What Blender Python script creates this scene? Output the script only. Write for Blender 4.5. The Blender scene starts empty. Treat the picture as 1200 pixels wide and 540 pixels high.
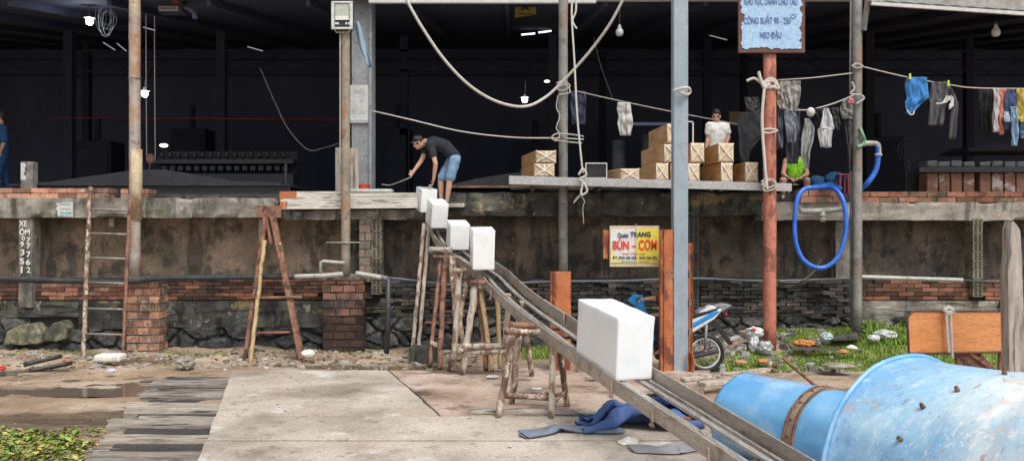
import bpy, bmesh, math, random
from mathutils import Vector, Matrix, noise, Euler
random.seed(7)
sc = bpy.context.scene
COL = sc.collection
R = math.radians
H = 2.3           # camera height
UP = Vector((0, 0, 1))

def W(px, py, Y):
    """metres for something seen at (px,py) of the 1200x540 photo standing Y metres away"""
    return Vector(((px-600)*Y/1000.0, Y, H-(py-270)*Y/1000.0))

# ------------------------------------------------------------------ materials
def mat(name, cols, scale=3.0, stretch=(1, 1, 1), rough=.8, metal=0.0, bump=.25, bscale=None, layers=(), vcol=False,
        rvar=.15, emis=None, detail=8, bdist=.01, sss=0, spec=.5, rand=True, trans=0, wet=None, grit=.28):
    m = bpy.data.materials.new(name); m.use_nodes = True
    nt = m.node_tree; N = nt.nodes; L = nt.links
    bs = N['Principled BSDF']
    tc = N.new('ShaderNodeTexCoord'); oi = N.new('ShaderNodeObjectInfo')
    add = N.new('ShaderNodeVectorMath'); add.operation = 'ADD'
    L.new(tc.outputs['Object'], add.inputs[0])
    if rand:
        ml = N.new('ShaderNodeMath'); ml.operation = 'MULTIPLY'; ml.inputs[1].default_value = 37.0
        L.new(oi.outputs['Random'], ml.inputs[0]); L.new(ml.outputs[0], add.inputs[1])
    def ns(sc_, st, det=8, rgh=.6, off=0):
        mp = N.new('ShaderNodeMapping'); mp.inputs['Scale'].default_value = st
        mp.inputs['Location'].default_value = (off, off*.7, off*1.3)
        L.new(add.outputs[0], mp.inputs['Vector'])
        n = N.new('ShaderNodeTexNoise'); n.inputs['Scale'].default_value = sc_
        n.inputs['Detail'].default_value = det; n.inputs['Roughness'].default_value = rgh
        L.new(mp.outputs[0], n.inputs['Vector'])
        return n.outputs['Fac']
    f = ns(scale, stretch, detail)
    rp = N.new('ShaderNodeValToRGB'); L.new(f, rp.inputs[0])
    el = rp.color_ramp.elements
    n = len(cols)
    if n == 1: cols = [cols[0], cols[0]]; n = 2
    while len(el) < n: el.new(.5)
    for i, c in enumerate(cols):
        el[i].position = .32+.36*i/(n-1); el[i].color = (*c, 1)
    out = rp.outputs[0]
    for k, ly in enumerate(layers):
        fac = ns(ly.get('scale', 4), ly.get('stretch', (1, 1, 1)), ly.get('detail', 8), ly.get('rgh', .6), off=3.1*(k+1))
        r2 = N.new('ShaderNodeMapRange'); r2.inputs['From Min'].default_value = ly.get('lo', .5)
        r2.inputs['From Max'].default_value = ly.get('hi', .56); r2.inputs['To Max'].default_value = ly.get('amt', 1)
        L.new(fac, r2.inputs['Value'])
        mx = N.new('ShaderNodeMix'); mx.data_type = 'RGBA'
        L.new(r2.outputs[0], mx.inputs['Factor']); L.new(out, mx.inputs['A'])
        mx.inputs['B'].default_value = (*ly['col'], 1); out = mx.outputs['Result']
    if vcol:
        at = N.new('ShaderNodeAttribute'); at.attribute_name = 'Col'
        mx = N.new('ShaderNodeMix'); mx.data_type = 'RGBA'; mx.blend_type = 'MULTIPLY'
        mx.inputs['Factor'].default_value = 1
        L.new(out, mx.inputs['A']); L.new(at.outputs['Color'], mx.inputs['B']); out = mx.outputs['Result']
    if grit:
        fg = ns(bscale*2 if bscale else max(scale*6, 22), stretch, 6, .75, off=11)
        r4 = N.new('ShaderNodeMapRange'); r4.inputs['From Min'].default_value = .3; r4.inputs['From Max'].default_value = .7
        r4.inputs['To Min'].default_value = 1-grit; r4.inputs['To Max'].default_value = 1+grit
        L.new(fg, r4.inputs['Value'])
        vm = N.new('ShaderNodeVectorMath'); vm.operation = 'SCALE'
        L.new(out, vm.inputs[0]); L.new(r4.outputs[0], vm.inputs['Scale']); out = vm.outputs[0]
    L.new(out, bs.inputs['Base Color'])
    mr = N.new('ShaderNodeMapRange'); mr.inputs['To Min'].default_value = max(.03, rough-rvar)
    mr.inputs['To Max'].default_value = min(1, rough+rvar); mr.inputs['From Min'].default_value = .3; mr.inputs['From Max'].default_value = .7
    L.new(f, mr.inputs['Value'])
    rout = mr.outputs[0]
    if wet:
        fw = ns(wet.get('scale', .6), wet.get('stretch', (1, 1, 1)), 4, .5, off=9)
        r3 = N.new('ShaderNodeMapRange'); r3.inputs['From Min'].default_value = wet.get('lo', .5); r3.inputs['From Max'].default_value = wet.get('hi', .6)
        L.new(fw, r3.inputs['Value'])
        mx = N.new('ShaderNodeMix'); mx.data_type = 'FLOAT'
        L.new(r3.outputs[0], mx.inputs['Factor']); L.new(rout, mx.inputs['A']); mx.inputs['B'].default_value = wet.get('rough', .12)
        rout = mx.outputs['Result']
        mc = N.new('ShaderNodeMix'); mc.data_type = 'RGBA'; mc.blend_type = 'MULTIPLY'
        ms = N.new('ShaderNodeMath'); ms.operation = 'MULTIPLY'; ms.inputs[1].default_value = wet.get('dark', 1)
        L.new(r3.outputs[0], ms.inputs[0]); L.new(ms.outputs[0], mc.inputs['Factor'])
        L.new(out, mc.inputs['A']); mc.inputs['B'].default_value = (.45, .43, .4, 1)
        L.new(mc.outputs['Result'], bs.inputs['Base Color'])
    L.new(rout, bs.inputs['Roughness'])
    bs.inputs['Metallic'].default_value = metal
    bs.inputs['Specular IOR Level'].default_value = spec
    if sss:
        bs.inputs['Subsurface Weight'].default_value = sss; bs.inputs['Subsurface Radius'].default_value = (.1, .12, .14)
        bs.inputs['Subsurface Scale'].default_value = .5
    if trans: bs.inputs['Transmission Weight'].default_value = trans
    if bump:
        fb = ns(bscale or scale*4, stretch, 10, .7, off=5)
        bp = N.new('ShaderNodeBump'); bp.inputs['Strength'].default_value = bump; bp.inputs['Distance'].default_value = bdist
        L.new(fb, bp.inputs['Height']); L.new(bp.outputs[0], bs.inputs['Normal'])
    if emis:
        bs.inputs['Emission Color'].default_value = (*emis[0], 1); bs.inputs['Emission Strength'].default_value = emis[1]
    return m

def Ly(col, scale=4, lo=.52, hi=.58, amt=1, stretch=(1, 1, 1), **k):
    return dict(col=col, scale=scale, lo=lo, hi=hi, amt=amt, stretch=stretch, **k)

M = {}
M['brick'] = mat('fired brick', [(.32, .155, .1), (.47, .27, .185)], 9, bump=.6, vcol=True, rough=.9,
                 grit=.4, layers=[Ly((.06, .055, .05), 2.2, .5, .66, .8), Ly((.34, .3, .26), 6, .56, .63, .7), Ly((.05, .045, .04), 12, .6, .66, .7)])
M['mortar'] = mat('mortar', [(.09, .085, .08), (.2, .19, .17)], 6, bump=.6, rough=.95)
M['dark_mortar'] = mat('dark wet mortar', [(.018, .018, .019), (.05, .048, .046)], 5, bump=.6, rough=.8)
M['darkbrick'] = mat('blackened brick', [(.028, .028, .03), (.085, .08, .078)], 5, bump=.8, vcol=True, rough=.7,
                     layers=[Ly((.17, .09, .06), 1.6, .58, .68, .6), Ly((.012, .012, .013), 2.2, .46, .6, .85), Ly((.1, .1, .07), 1.1, .55, .66, .5)])
M['stone'] = mat('dark stone', [(.025, .026, .027), (.075, .075, .074), (.15, .145, .135)], 7, bump=.9, bdist=.02, vcol=True, rough=.75,
                 layers=[Ly((.012, .012, .013), 2, .5, .62, .75), Ly((.12, .13, .06), 3.2, .62, .72, .5)])
M['beam'] = mat('weathered concrete', [(.1, .095, .082), (.24, .22, .19), (.42, .39, .34)], 2.2, bump=.7, rough=.9,
                layers=[Ly((.03, .03, .028), 4, .5, .62, .8, (1, 1, .25)), Ly((.45, .43, .38), 8, .6, .66, .5), Ly((.16, .2, .09), 1.7, .6, .72, .5), Ly((.3, .17, .09), 5, .66, .7, .6)])
M['beamlight'] = mat('tan weathered concrete', [(.2, .18, .15), (.33, .3, .26), (.45, .41, .36)], 2.2, bump=.7, rough=.9,
                layers=[Ly((.07, .065, .055), 5, .54, .62, .7, (1, 1, .25)), Ly((.18, .2, .1), 1.7, .6, .72, .4)])
M['beamdark'] = mat('blackened concrete', [(.018, .018, .018), (.055, .055, .05), (.12, .12, .11)], 2.5, bump=.8, rough=.8,
                    layers=[Ly((.3, .24, .12), 1.3, .57, .63, .8, (.8, 1, 1.6)), Ly((.15, .18, .09), 1.7, .56, .66, .6), Ly((.35, .34, .3), 7, .63, .67, .7, (1, 1, .6)), Ly((.01, .01, .01), 6, .56, .62, .8, (1, 1, .3))])
M['render_l'] = mat('stained wall render', [(.105, .08, .06), (.22, .165, .12), (.35, .26, .19)], 1.3, bump=.8, bdist=.02, rough=.92,
                    layers=[Ly((.34, .23, .17), 1.9, .55, .6, .7), Ly((.05, .045, .04), 3, .54, .6, .7, (1, 1, .22)), Ly((.035, .033, .03), 3.2, .52, .62, .7), Ly((.38, .34, .3), 5, .66, .7, .5), Ly((.14, .15, .08), 1.1, .6, .7, .5)])
M['render_m'] = mat('mould dark wall render', [(.04, .035, .03), (.105, .085, .066), (.2, .155, .115)], 1.4, bump=.8, bdist=.02, rough=.9,
                    layers=[Ly((.015, .015, .015), 3, .52, .62, .8), Ly((.13, .12, .08), 4, .62, .68, .5), Ly((.2, .13, .1), 1.7, .58, .64, .5), Ly((.02, .02, .02), 4, .52, .6, .7, (1, 1, .2)), Ly((.28, .27, .22), 9, .64, .68, .5)])
M['dirt'] = mat('damp dirt', [(.2, .135, .088), (.35, .25, .17), (.48, .375, .275)], 1.1, stretch=(.6, .8, 1), bump=.9, bscale=9, bdist=.03, rough=.85, rand=False,
                layers=[Ly((.52, .45, .37), 1.2, .5, .62, .6, (.35, .8, 1)), Ly((.15, .105, .075), 1.6, .55, .62, .6, (.3, 1.0, 1)), Ly((.12, .09, .07), 18, .64, .68, .6), Ly((.07, .05, .035), 3.5, .6, .68, .6, (.5, 1, 1)), Ly((.16, .17, .12), 9, .66, .7, .6)],
                wet=dict(scale=.55, stretch=(.35, 1, 1), lo=.56, hi=.63, rough=.1))
M['slab'] = mat('pale worn concrete slab', [(.33, .275, .225), (.47, .41, .35), (.58, .525, .465)], .9, stretch=(.9, .8, 1), bump=.5, bscale=14, bdist=.012, rough=.72, rand=False,
                layers=[Ly((.27, .22, .18), 2.0, .55, .66, .5), Ly((.17, .155, .14), 6, .6, .65, .6, (.8, 1, 1)), Ly((.1, .085, .075), 16, .655, .68, .7), Ly((.7, .67, .63), 1.3, .58, .66, .6), Ly((.68, .63, .57), 3, .62, .7, .5),
                        Ly((.5, .38, .3), 1.0, .55, .68, .5)], wet=dict(scale=.7, stretch=(.8, .8, 1), lo=.52, hi=.66, rough=.2, dark=.4))
M['slab_brown'] = mat('rust stained slab', [(.3, .205, .155), (.46, .345, .28), (.58, .475, .41)], 1.3, stretch=(.9, .8, 1), bump=.6, bscale=14, bdist=.015, rough=.6, rand=False,
                      layers=[Ly((.1, .075, .065), 2.6, .55, .63, .65, (.8, 1, 1)), Ly((.07, .06, .05), 14, .64, .68, .7), Ly((.5, .3, .2), 2.5, .6, .7, .4), Ly((.55, .5, .45), 4, .64, .68, .4)],
                      wet=dict(scale=.9, stretch=(.8, .9, 1), lo=.5, hi=.6, rough=.12, dark=.8))
M['oldwood'] = mat('grey weathered timber', [(.26, .225, .195), (.43, .385, .34), (.56, .51, .455)], 3, stretch=(.6, 5, 5), bump=1, bscale=9, bdist=.02, rough=.8, vcol=True,
                   layers=[Ly((.035, .03, .028), 5, .56, .62, .9, (.25, 6, 6))])
M['oldwood_v'] = mat('grey weathered post wood', [(.2, .17, .15), (.42, .37, .33), (.55, .5, .46)], 3, stretch=(5, 5, .5), bump=.9, bscale=9, bdist=.015, rough=.85,
                     layers=[Ly((.08, .06, .05), 5, .58, .64, .8, (6, 6, .25)), Ly((.5, .3, .15), 1.6, .62, .7, .3)])
M['timber'] = mat('flaking white painted timber', [(.5, .47, .42), (.66, .63, .58)], 3, stretch=(.5, 3, 3), bump=.6, rough=.8,
                  layers=[Ly((.25, .2, .15), 4, .56, .6, .8, (.4, 3, 3)), Ly((.1, .09, .08), 7, .62, .66, .8, (.3, 3, 3))])
M['bark'] = mat('peeling bark pole', [(.11, .065, .045), (.3, .2, .14), (.62, .54, .45)], 10, stretch=(1, 1, .6), bump=.9, bdist=.012, rough=.85,
                layers=[Ly((.12, .065, .045), 8, .52, .56, .9, (1, 1, .4)), Ly((.7, .63, .54), 10, .58, .61, .8)])
M['bark_w'] = mat('pale stripped pole', [(.38, .32, .25), (.6, .54, .46)], 7, stretch=(1, 1, .4), bump=.7, bdist=.01, rough=.8,
                  layers=[Ly((.2, .11, .07), 9, .53, .57, .85, (1, 1, .35))])
M['bark_y'] = mat('yellowish stripped pole', [(.4, .27, .13), (.6, .45, .26)], 7, stretch=(1, 1, .4), bump=.7, bdist=.01, rough=.8,
                  layers=[Ly((.2, .1, .06), 6, .56, .62, .8, (1, 1, .4))])
M['rustpole'] = mat('rusting galvanised tube', [(.33, .3, .28), (.5, .46, .43)], 4, rough=.6, bump=.3, metal=.15,
                    layers=[Ly((.4, .2, .1), 2, .48, .6, .8, (1, 1, .5)), Ly((.55, .42, .22), 1.2, .52, .64, .7), Ly((.2, .08, .05), 7, .6, .64, .7)])
M['ochrepole'] = mat('ochre stained tube', [(.42, .33, .2), (.55, .47, .33)], 4, rough=.7, bump=.3,
                     layers=[Ly((.33, .16, .09), 3, .55, .62, .8, (1, 1, .5)), Ly((.6, .55, .47), 5, .62, .68, .6)])
M['tanpole'] = mat('grimy tan tube', [(.26, .22, .165), (.36, .31, .24)], 4, rough=.75, bump=.3,
                   layers=[Ly((.34, .17, .08), 3, .56, .63, .8, (1, 1, .5)), Ly((.13, .11, .09), 5, .56, .64, .7)])
M['greypole'] = mat('dull galvanised tube', [(.2, .2, .19), (.33, .33, .31)], 3, rough=.6, bump=.3, metal=.2,
                    layers=[Ly((.3, .17, .11), 2.5, .56, .66, .6, (1, 1, .4)), Ly((.12, .12, .1), 5, .58, .62, .6)])
M['redpole'] = mat('red primer on rusty tube', [(.48, .16, .11), (.58, .23, .16)], 3, rough=.75, bump=.5,
                   layers=[Ly((.22, .07, .05), 5, .53, .58, .8, (1, 1, .5)), Ly((.62, .4, .34), 9, .64, .67, .6), Ly((.12, .05, .04), 1.6, .6, .7, .5)])
M['bluegrey'] = mat('blue grey painted steel', [(.27, .34, .4), (.35, .42, .48)], 3, grit=.1, rough=.5, bump=.15,
                    layers=[Ly((.25, .3, .33), 8, .58, .62, .5, (1, 1, .3)), Ly((.36, .25, .18), 6, .68, .72, .6)])
M['colgrey'] = mat('grey painted steel column', [(.22, .24, .26), (.32, .34, .36)], 3, rough=.6, bump=.2,
                   layers=[Ly((.1, .1, .1), 7, .62, .66, .7), Ly((.35, .27, .2), 4, .66, .7, .5)])
M['colwhite'] = mat('pale flaking patch', [(.5, .52, .52), (.62, .64, .64)], 5, rough=.8, bump=.3, layers=[Ly((.35, .37, .38), 8, .55, .6, .6)])
M['orange'] = mat('orange paint over rust', [(.4, .11, .04), (.56, .2, .075)], 3, rough=.6, bump=.4, bdist=.01,
                  layers=[Ly((.17, .05, .03), 6, .52, .57, .9, (1, 1, .3)), Ly((.55, .25, .13), 4, .55, .65, .4, (1, 1, .5)), Ly((.07, .03, .02), 12, .64, .67, .9)])
M['orange_board'] = mat('orange painted plate', [(.68, .26, .09), (.76, .34, .14)], 2, stretch=(.6, 1, 3), rough=.55, bump=.3,
                        layers=[Ly((.5, .17, .07), 3, .57, .66, .6, (.35, 1, 4)), Ly((.35, .13, .06), 8, .66, .7, .7, (.5, 1, 3)), Ly((.1, .04, .03), 16, .7, .73, .9)])
M['rust'] = mat('rusted steel', [(.11, .05, .035), (.25, .12, .08), (.34, .19, .13)], 5, rough=.85, bump=.7, layers=[Ly((.05, .035, .03), 6, .56, .6, .8)])
M['rustframe'] = mat('brown rust edge', [(.1, .05, .045), (.19, .1, .08)], 9, rough=.85, bump=.7, layers=[Ly((.4, .2, .12), 9, .62, .66, .6)])
M['boardblue'] = mat('flaking pale blue sign paint', [(.34, .53, .78), (.42, .6, .82)], 3, rough=.6, bump=.3,
                     layers=[Ly((.55, .58, .45), 3.5, .62, .67, .6), Ly((.6, .45, .3), 8, .69, .71, .7)])
M['chute'] = mat('dull scratched steel board', [(.34, .29, .25), (.5, .44, .38)], 3, stretch=(1, .4, 3), rough=.5, bump=.3, metal=.25,
                 layers=[Ly((.2, .13, .09), 4, .56, .64, .6), Ly((.55, .52, .48), 7, .63, .68, .5, (1, .3, 2))])
M['chute_in'] = mat('worn wet runner', [(.3, .28, .27), (.48, .46, .44)], 3, stretch=(2, .3, 1), rough=.3, bump=.2, metal=.3,
                    layers=[Ly((.14, .1, .08), 4, .56, .64, .6, (2, .3, 1))])
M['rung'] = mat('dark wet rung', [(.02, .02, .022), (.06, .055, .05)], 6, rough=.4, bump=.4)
M['ice'] = mat('frosted block ice', [(.88, .92, .945), (.95, .965, .975)], 2, rough=.3, bump=.25, bscale=5, bdist=.01, sss=.3, grit=.03, spec=.5,
               layers=[Ly((.72, .82, .87), 1.6, .52, .66, .6), Ly((.86, .8, .68), 3, .69, .76, .35)])
M['alu'] = mat('dull aluminium', [(.4, .4, .41), (.5, .5, .5)], 3, rough=.5, metal=.2, bump=.15, layers=[Ly((.28, .26, .25), 6, .6, .66, .5, (.3, 1, 1))])
M['crate'] = mat('tan papered wood', [(.42, .235, .1), (.56, .34, .165), (.65, .44, .24)], 3, stretch=(.6, .6, 2), rough=.65, bump=.3, vcol=True,
                 layers=[Ly((.28, .15, .07), 4, .58, .66, .6, (.4, .4, 2))])
M['wrap'] = mat('pale wrapped box end', [(.56, .41, .25), (.74, .6, .43)], 7, rough=.45, bump=.7, bdist=.02, bscale=10, vcol=True, layers=[Ly((.45, .3, .18), 7, .57, .62, .6)])
M['tape'] = mat('white strap', [(.72, .68, .62), (.82, .8, .76)], 5, rough=.4, bump=.3)
M['black'] = mat('black plastic', [(.012, .012, .014), (.03, .03, .034)], 5, rough=.45, bump=.1)
M['darkmetal'] = mat('dark greased steel', [(.02, .022, .03), (.05, .052, .062)], 4, rough=.6, bump=.3)
M['net'] = mat('dusty grey sheeting', [(.02, .02, .026), (.045, .045, .055)], 12, grit=.5, rough=.9, bump=.5)
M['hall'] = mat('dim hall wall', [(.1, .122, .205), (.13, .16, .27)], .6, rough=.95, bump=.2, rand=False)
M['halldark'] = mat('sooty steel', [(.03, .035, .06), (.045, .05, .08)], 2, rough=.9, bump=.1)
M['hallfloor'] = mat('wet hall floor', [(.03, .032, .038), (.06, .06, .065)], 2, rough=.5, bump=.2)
M['roof'] = mat('grey roof sheet', [(.3, .31, .3), (.42, .42, .4)], 1.2, stretch=(.3, 2, 1), rough=.6, metal=.2, bump=.2,
                layers=[Ly((.26, .2, .14), 2, .58, .7, .5)])
M['gutter'] = mat('pale metal edge', [(.55, .55, .54), (.65, .65, .64)], 3, rough=.5, bump=.1)
M['pvc'] = mat('dirty white pvc', [(.38, .38, .35), (.52, .52, .48)], 5, rough=.5, bump=.2, layers=[Ly((.2, .18, .15), 4, .58, .66, .6)])
M['pvcdark'] = mat('dark plastic pipe', [(.025, .03, .035), (.06, .065, .075)], 4, rough=.45, bump=.2)
M['pvcgrey'] = mat('grey blue pipe', [(.12, .14, .16), (.18, .2, .22)], 4, rough=.5, bump=.2)
M['hose'] = mat('bright blue hose', [(.03, .14, .62), (.05, .2, .75)], 5, rough=.35, bump=.1, layers=[Ly((.3, .4, .6), 9, .66, .7, .5)])
M['rope'] = mat('off white rope', [(.52, .5, .46), (.72, .7, .65)], 30, rough=.9, bump=.8, bdist=.01)
M['ropegrey'] = mat('grey rope', [(.33, .32, .3), (.55, .53, .5)], 30, rough=.9, bump=.8, bdist=.01)
M['ropedark'] = mat('dark cord', [(.1, .1, .11), (.2, .2, .2)], 20, rough=.9, bump=.3)
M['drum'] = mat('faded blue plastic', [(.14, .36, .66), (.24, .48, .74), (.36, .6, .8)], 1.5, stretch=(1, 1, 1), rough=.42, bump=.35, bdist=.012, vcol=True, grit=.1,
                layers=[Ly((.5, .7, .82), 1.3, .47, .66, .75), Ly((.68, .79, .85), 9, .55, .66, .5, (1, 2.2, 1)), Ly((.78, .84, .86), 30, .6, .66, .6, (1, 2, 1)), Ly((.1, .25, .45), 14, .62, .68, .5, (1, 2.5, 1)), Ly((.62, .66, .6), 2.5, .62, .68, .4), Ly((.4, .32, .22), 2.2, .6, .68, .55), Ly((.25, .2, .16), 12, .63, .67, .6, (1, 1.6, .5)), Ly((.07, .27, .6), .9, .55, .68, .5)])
M['drumx'] = M['drum']
M['drum2'] = mat('blue plastic', [(.1, .34, .68), (.2, .47, .76)], 1.5, rough=.35, bump=.2, bdist=.01, grit=.08,
                 layers=[Ly((.5, .68, .82), 1.2, .46, .66, .8), Ly((.4, .33, .26), 4, .68, .71, .7)])  # pale layer: bleached plastic plus sky gloss put into the colour
M['band'] = mat('brown strap', [(.24, .17, .13), (.36, .27, .21)], 5, rough=.8, bump=.4, layers=[Ly((.1, .06, .05), 8, .57, .62, .7)])
M['skin'] = mat('skin', [(.5, .28, .19), (.58, .34, .24)], 9, grit=.05, rough=.55, bump=.1, sss=.1)
M['hair'] = mat('black hair', [(.012, .01, .01), (.03, .026, .024)], 20, rough=.6, bump=.5)
M['eye'] = mat('dark eye', [(.02, .015, .012)], rough=.2, bump=0)
M['navy'] = mat('black navy cotton', [(.014, .017, .028), (.024, .027, .04)], 7, rough=.9, bump=.4)
M['denim'] = mat('washed blue denim', [(.13, .24, .4), (.24, .37, .53)], 9, rough=.9, bump=.5)
M['grass'] = mat('grass', [(.13, .2, .035), (.22, .33, .07), (.34, .45, .13)], 2, rough=.7, bump=0, vcol=True, rand=False)
M['rubble'] = mat('rubble', [(.7, .7, .7), (1, 1, 1)], 14, rough=.85, bump=.5, vcol=True, rand=False)
M['paint_w'] = mat('white hand paint', [(.7, .7, .67), (.8, .8, .78)], 20, rough=.8, bump=0)
M['plastic_w'] = mat('dirty white plastic', [(.55, .56, .56), (.75, .76, .76)], 8, rough=.35, bump=.5, bdist=.02)
M['foam'] = mat('white foam', [(.7, .68, .62), (.8, .79, .75)], 10, rough=.8, bump=.4, layers=[Ly((.4, .33, .25), 3, .58, .68, .6)])

_pal = {}
def cloth(rgb, var=.25):
    key = tuple(round(c, 3) for c in rgb)
    if key not in _pal:
        d = tuple(c*(1-var) for c in rgb)
        _pal[key] = mat('cloth %d' % len(_pal), [d, rgb], 7, grit=.15, rough=.92, bump=.5, bscale=60, bdist=.004)
    return _pal[key]
def plain(name, rgb, rough=.5, metal=0, emis=None, var=.12):
    if name not in M:
        M[name] = mat(name, [tuple(c*(1-var) for c in rgb), rgb], 6, rough=rough, metal=metal, bump=.1, emis=emis)
    return M[name]

# ------------------------------------------------------------------ objects
ORG = {}
def tag(o, label=None, cat=None, group=None, kind=None):
    if label: o['label'] = label
    if cat: o['category'] = cat
    if group: o['group'] = group
    if kind: o['kind'] = kind
    return o
def thing(name, loc, label, cat, group=None):
    o = bpy.data.objects.new(name, None); COL.objects.link(o); o.location = loc
    o.empty_display_size = .2
    ORG[o.name] = Vector(loc)
    return tag(o, label, cat, group)

class MB:
    def __init__(s): s.v = []; s.f = []; s.c = []; s.col = (1, 1, 1); s.sm = []
    def face(s, idx, smooth=False): s.f.append(idx); s.c.append(s.col); s.sm.append(smooth)
    def hexa(s, P, col=None):
        """8 corners: bottom 4 ccw then top 4"""
        if col: s.col = col
        b = len(s.v); s.v += [Vector(p) for p in P]
        for q in ((3, 2, 1, 0), (4, 5, 6, 7), (0, 1, 5, 4), (1, 2, 6, 5), (2, 3, 7, 6), (3, 0, 4, 7)): s.face(tuple(b+i for i in q))
        return s
    def box(s, x0, x1, y0, y1, z0, z1, col=None, j=0):
        P = [(x0, y0, z0), (x1, y0, z0), (x1, y1, z0), (x0, y1, z0), (x0, y0, z1), (x1, y0, z1), (x1, y1, z1), (x0, y1, z1)]
        if j: P = [tuple(c+random.uniform(-j, j) for c in p) for p in P]
        return s.hexa(P, col)
    def bar(s, p, q, w, h, up=UP, col=None):
        """rectangular bar from p to q, w across, h along 'up'"""
        p = Vector(p); q = Vector(q); d = (q-p).normalized()
        a = d.cross(Vector(up))
        if a.length < 1e-4: a = d.cross(Vector((0, 1, 0)))
        a.normalize(); b = a.cross(d).normalized(); a = a*w/2; b = b*h/2
        return s.hexa([p-a-b, p+a-b, q+a-b, q-a-b, p-a+b, p+a+b, q+a+b, q-a+b], col)
    def tube(s, pts, r, n=8, caps=True, col=None, wob=0, seed=0):
        if col: s.col = col
        pts = [Vector(p) for p in pts]; b0 = len(s.v); k = len(pts)
        rr = r if isinstance(r, (list, tuple)) else [r]*k
        prev = None
        for i, p in enumerate(pts):
            t = (pts[min(i+1, k-1)]-pts[max(i-1, 0)]).normalized()
            if prev is None:
                a = t.cross(UP)
                if a.length < .05: a = t.cross(Vector((1, 0, 0)))
            else: a = prev-t*prev.dot(t)
            a.normalize(); prev = a; c = t.cross(a)
            for j in range(n):
                th = 2*math.pi*j/n; d = a*math.cos(th)+c*math.sin(th)
                rad = rr[i]
                if wob: rad *= 1+wob*noise.noise(p*4+d*1.3+Vector((seed*7.1, 0, 0)))
                s.v.append(p+d*rad)
        for i in range(k-1):
            for j in range(n):
                s.face((b0+i*n+j, b0+i*n+(j+1) % n, b0+(i+1)*n+(j+1) % n, b0+(i+1)*n+j), True)
        if caps:
            s.face(tuple(b0+j for j in range(n))[::-1]); s.face(tuple(b0+(k-1)*n+j for j in range(n)))
        return s
    def grid(s, fn, nu, nv, smooth=True, col=None, mask=None):
        if col: s.col = col
        b = len(s.v)
        for j in range(nv+1):
            for i in range(nu+1): s.v.append(Vector(fn(i/nu, j/nv)))
        for j in range(nv):
            for i in range(nu):
                if mask and not mask((i+.5)/nu, (j+.5)/nv): continue
                a = b+j*(nu+1)+i; s.face((a, a+1, a+nu+2, a+nu+1), smooth)
        return s
    def sph(s, c, r, n=12, m=8, col=None):
        c = Vector(c); r = Vector(r) if not isinstance(r, (int, float)) else Vector((r, r, r))
        return s.grid(lambda u, v: c+Vector((r.x*math.cos(2*math.pi*u)*math.sin(math.pi*v), r.y*math.sin(2*math.pi*u)*math.sin(math.pi*v), -r.z*math.cos(math.pi*v))), n, m, True, col)
    def poly(s, pts, y0, y1, col=None):
        """prism: polygon of (x,z) extruded from y0 to y1"""
        if col: s.col = col
        b = len(s.v); n = len(pts)
        s.v += [Vector((x, y0, z)) for x, z in pts]+[Vector((x, y1, z)) for x, z in pts]
        s.face(tuple(range(b, b+n))); s.face(tuple(range(b+2*n-1, b+n-1, -1)))
        for i in range(n):
            j = (i+1) % n; s.face((b+i, b+n+i, b+n+j, b+j))
        return s
    def build(s, name, m, parent=None, bevel=0, solid=0, fixn=True, merge=False, sub=0, org=None):
        if parent is not None: org = ORG[parent.name]
        elif org is None:
            lo = [min(v[i] for v in s.v) for i in range(3)]; hi = [max(v[i] for v in s.v) for i in range(3)]
            org = Vector(((lo[0]+hi[0])/2, (lo[1]+hi[1])/2, lo[2]))
        me = bpy.data.meshes.new(name)
        me.from_pydata([tuple(v-org) for v in s.v], [], s.f)
        me.polygons.foreach_set('use_smooth', s.sm)
        ca = me.color_attributes.new('Col', 'FLOAT_COLOR', 'CORNER')
        dat = []
        for p, c in zip(me.polygons, s.c): dat += [c[0], c[1], c[2], 1.0]*p.loop_total
        ca.data.foreach_set('color', dat)
        if fixn or merge:
            bm = bmesh.new(); bm.from_mesh(me)
            if merge: bmesh.ops.remove_doubles(bm, verts=bm.verts, dist=1e-4)
            if fixn: bmesh.ops.recalc_face_normals(bm, faces=bm.faces)
            bm.to_mesh(me); bm.free()
        me.materials.append(m)
        o = bpy.data.objects.new(name, me); COL.objects.link(o)
        if parent is not None: o.parent = parent
        else: o.location = org
        ORG[o.name] = Vector(org)
        if solid:
            md = o.modifiers.new('s', 'SOLIDIFY'); md.thickness = solid; md.offset = 0
        if sub:
            md = o.modifiers.new('u', 'SUBSURF'); md.levels = sub; md.render_levels = sub
        if bevel:
            md = o.modifiers.new('b', 'BEVEL'); md.width = bevel; md.segments = 2; md.limit_method = 'ANGLE'; md.angle_limit = R(40)
        return o

def spline(P, n=8):
    P = [Vector(p) for p in P]; out = []
    for i in range(len(P)-1):
        p0 = P[max(i-1, 0)]; p1 = P[i]; p2 = P[i+1]; p3 = P[min(i+2, len(P)-1)]
        for k in range(n):
            t = k/n
            out.append(.5*((2*p1)+(p2-p0)*t+(2*p0-5*p1+4*p2-p3)*t*t+(3*p1-p0-3*p2+p3)*t*t*t))
    out.append(P[-1]); return out
def jit(p, q, n, a, seed=0):
    """slightly crooked line for a natural pole"""
    p = Vector(p); q = Vector(q)
    return [p.lerp(q, i/n)+Vector((noise.noise(Vector((i*.6, seed, 0))), noise.noise(Vector((i*.6, seed, 9))), 0))*a*(1 if 0 < i < n else .2) for i in range(n+1)]

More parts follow.
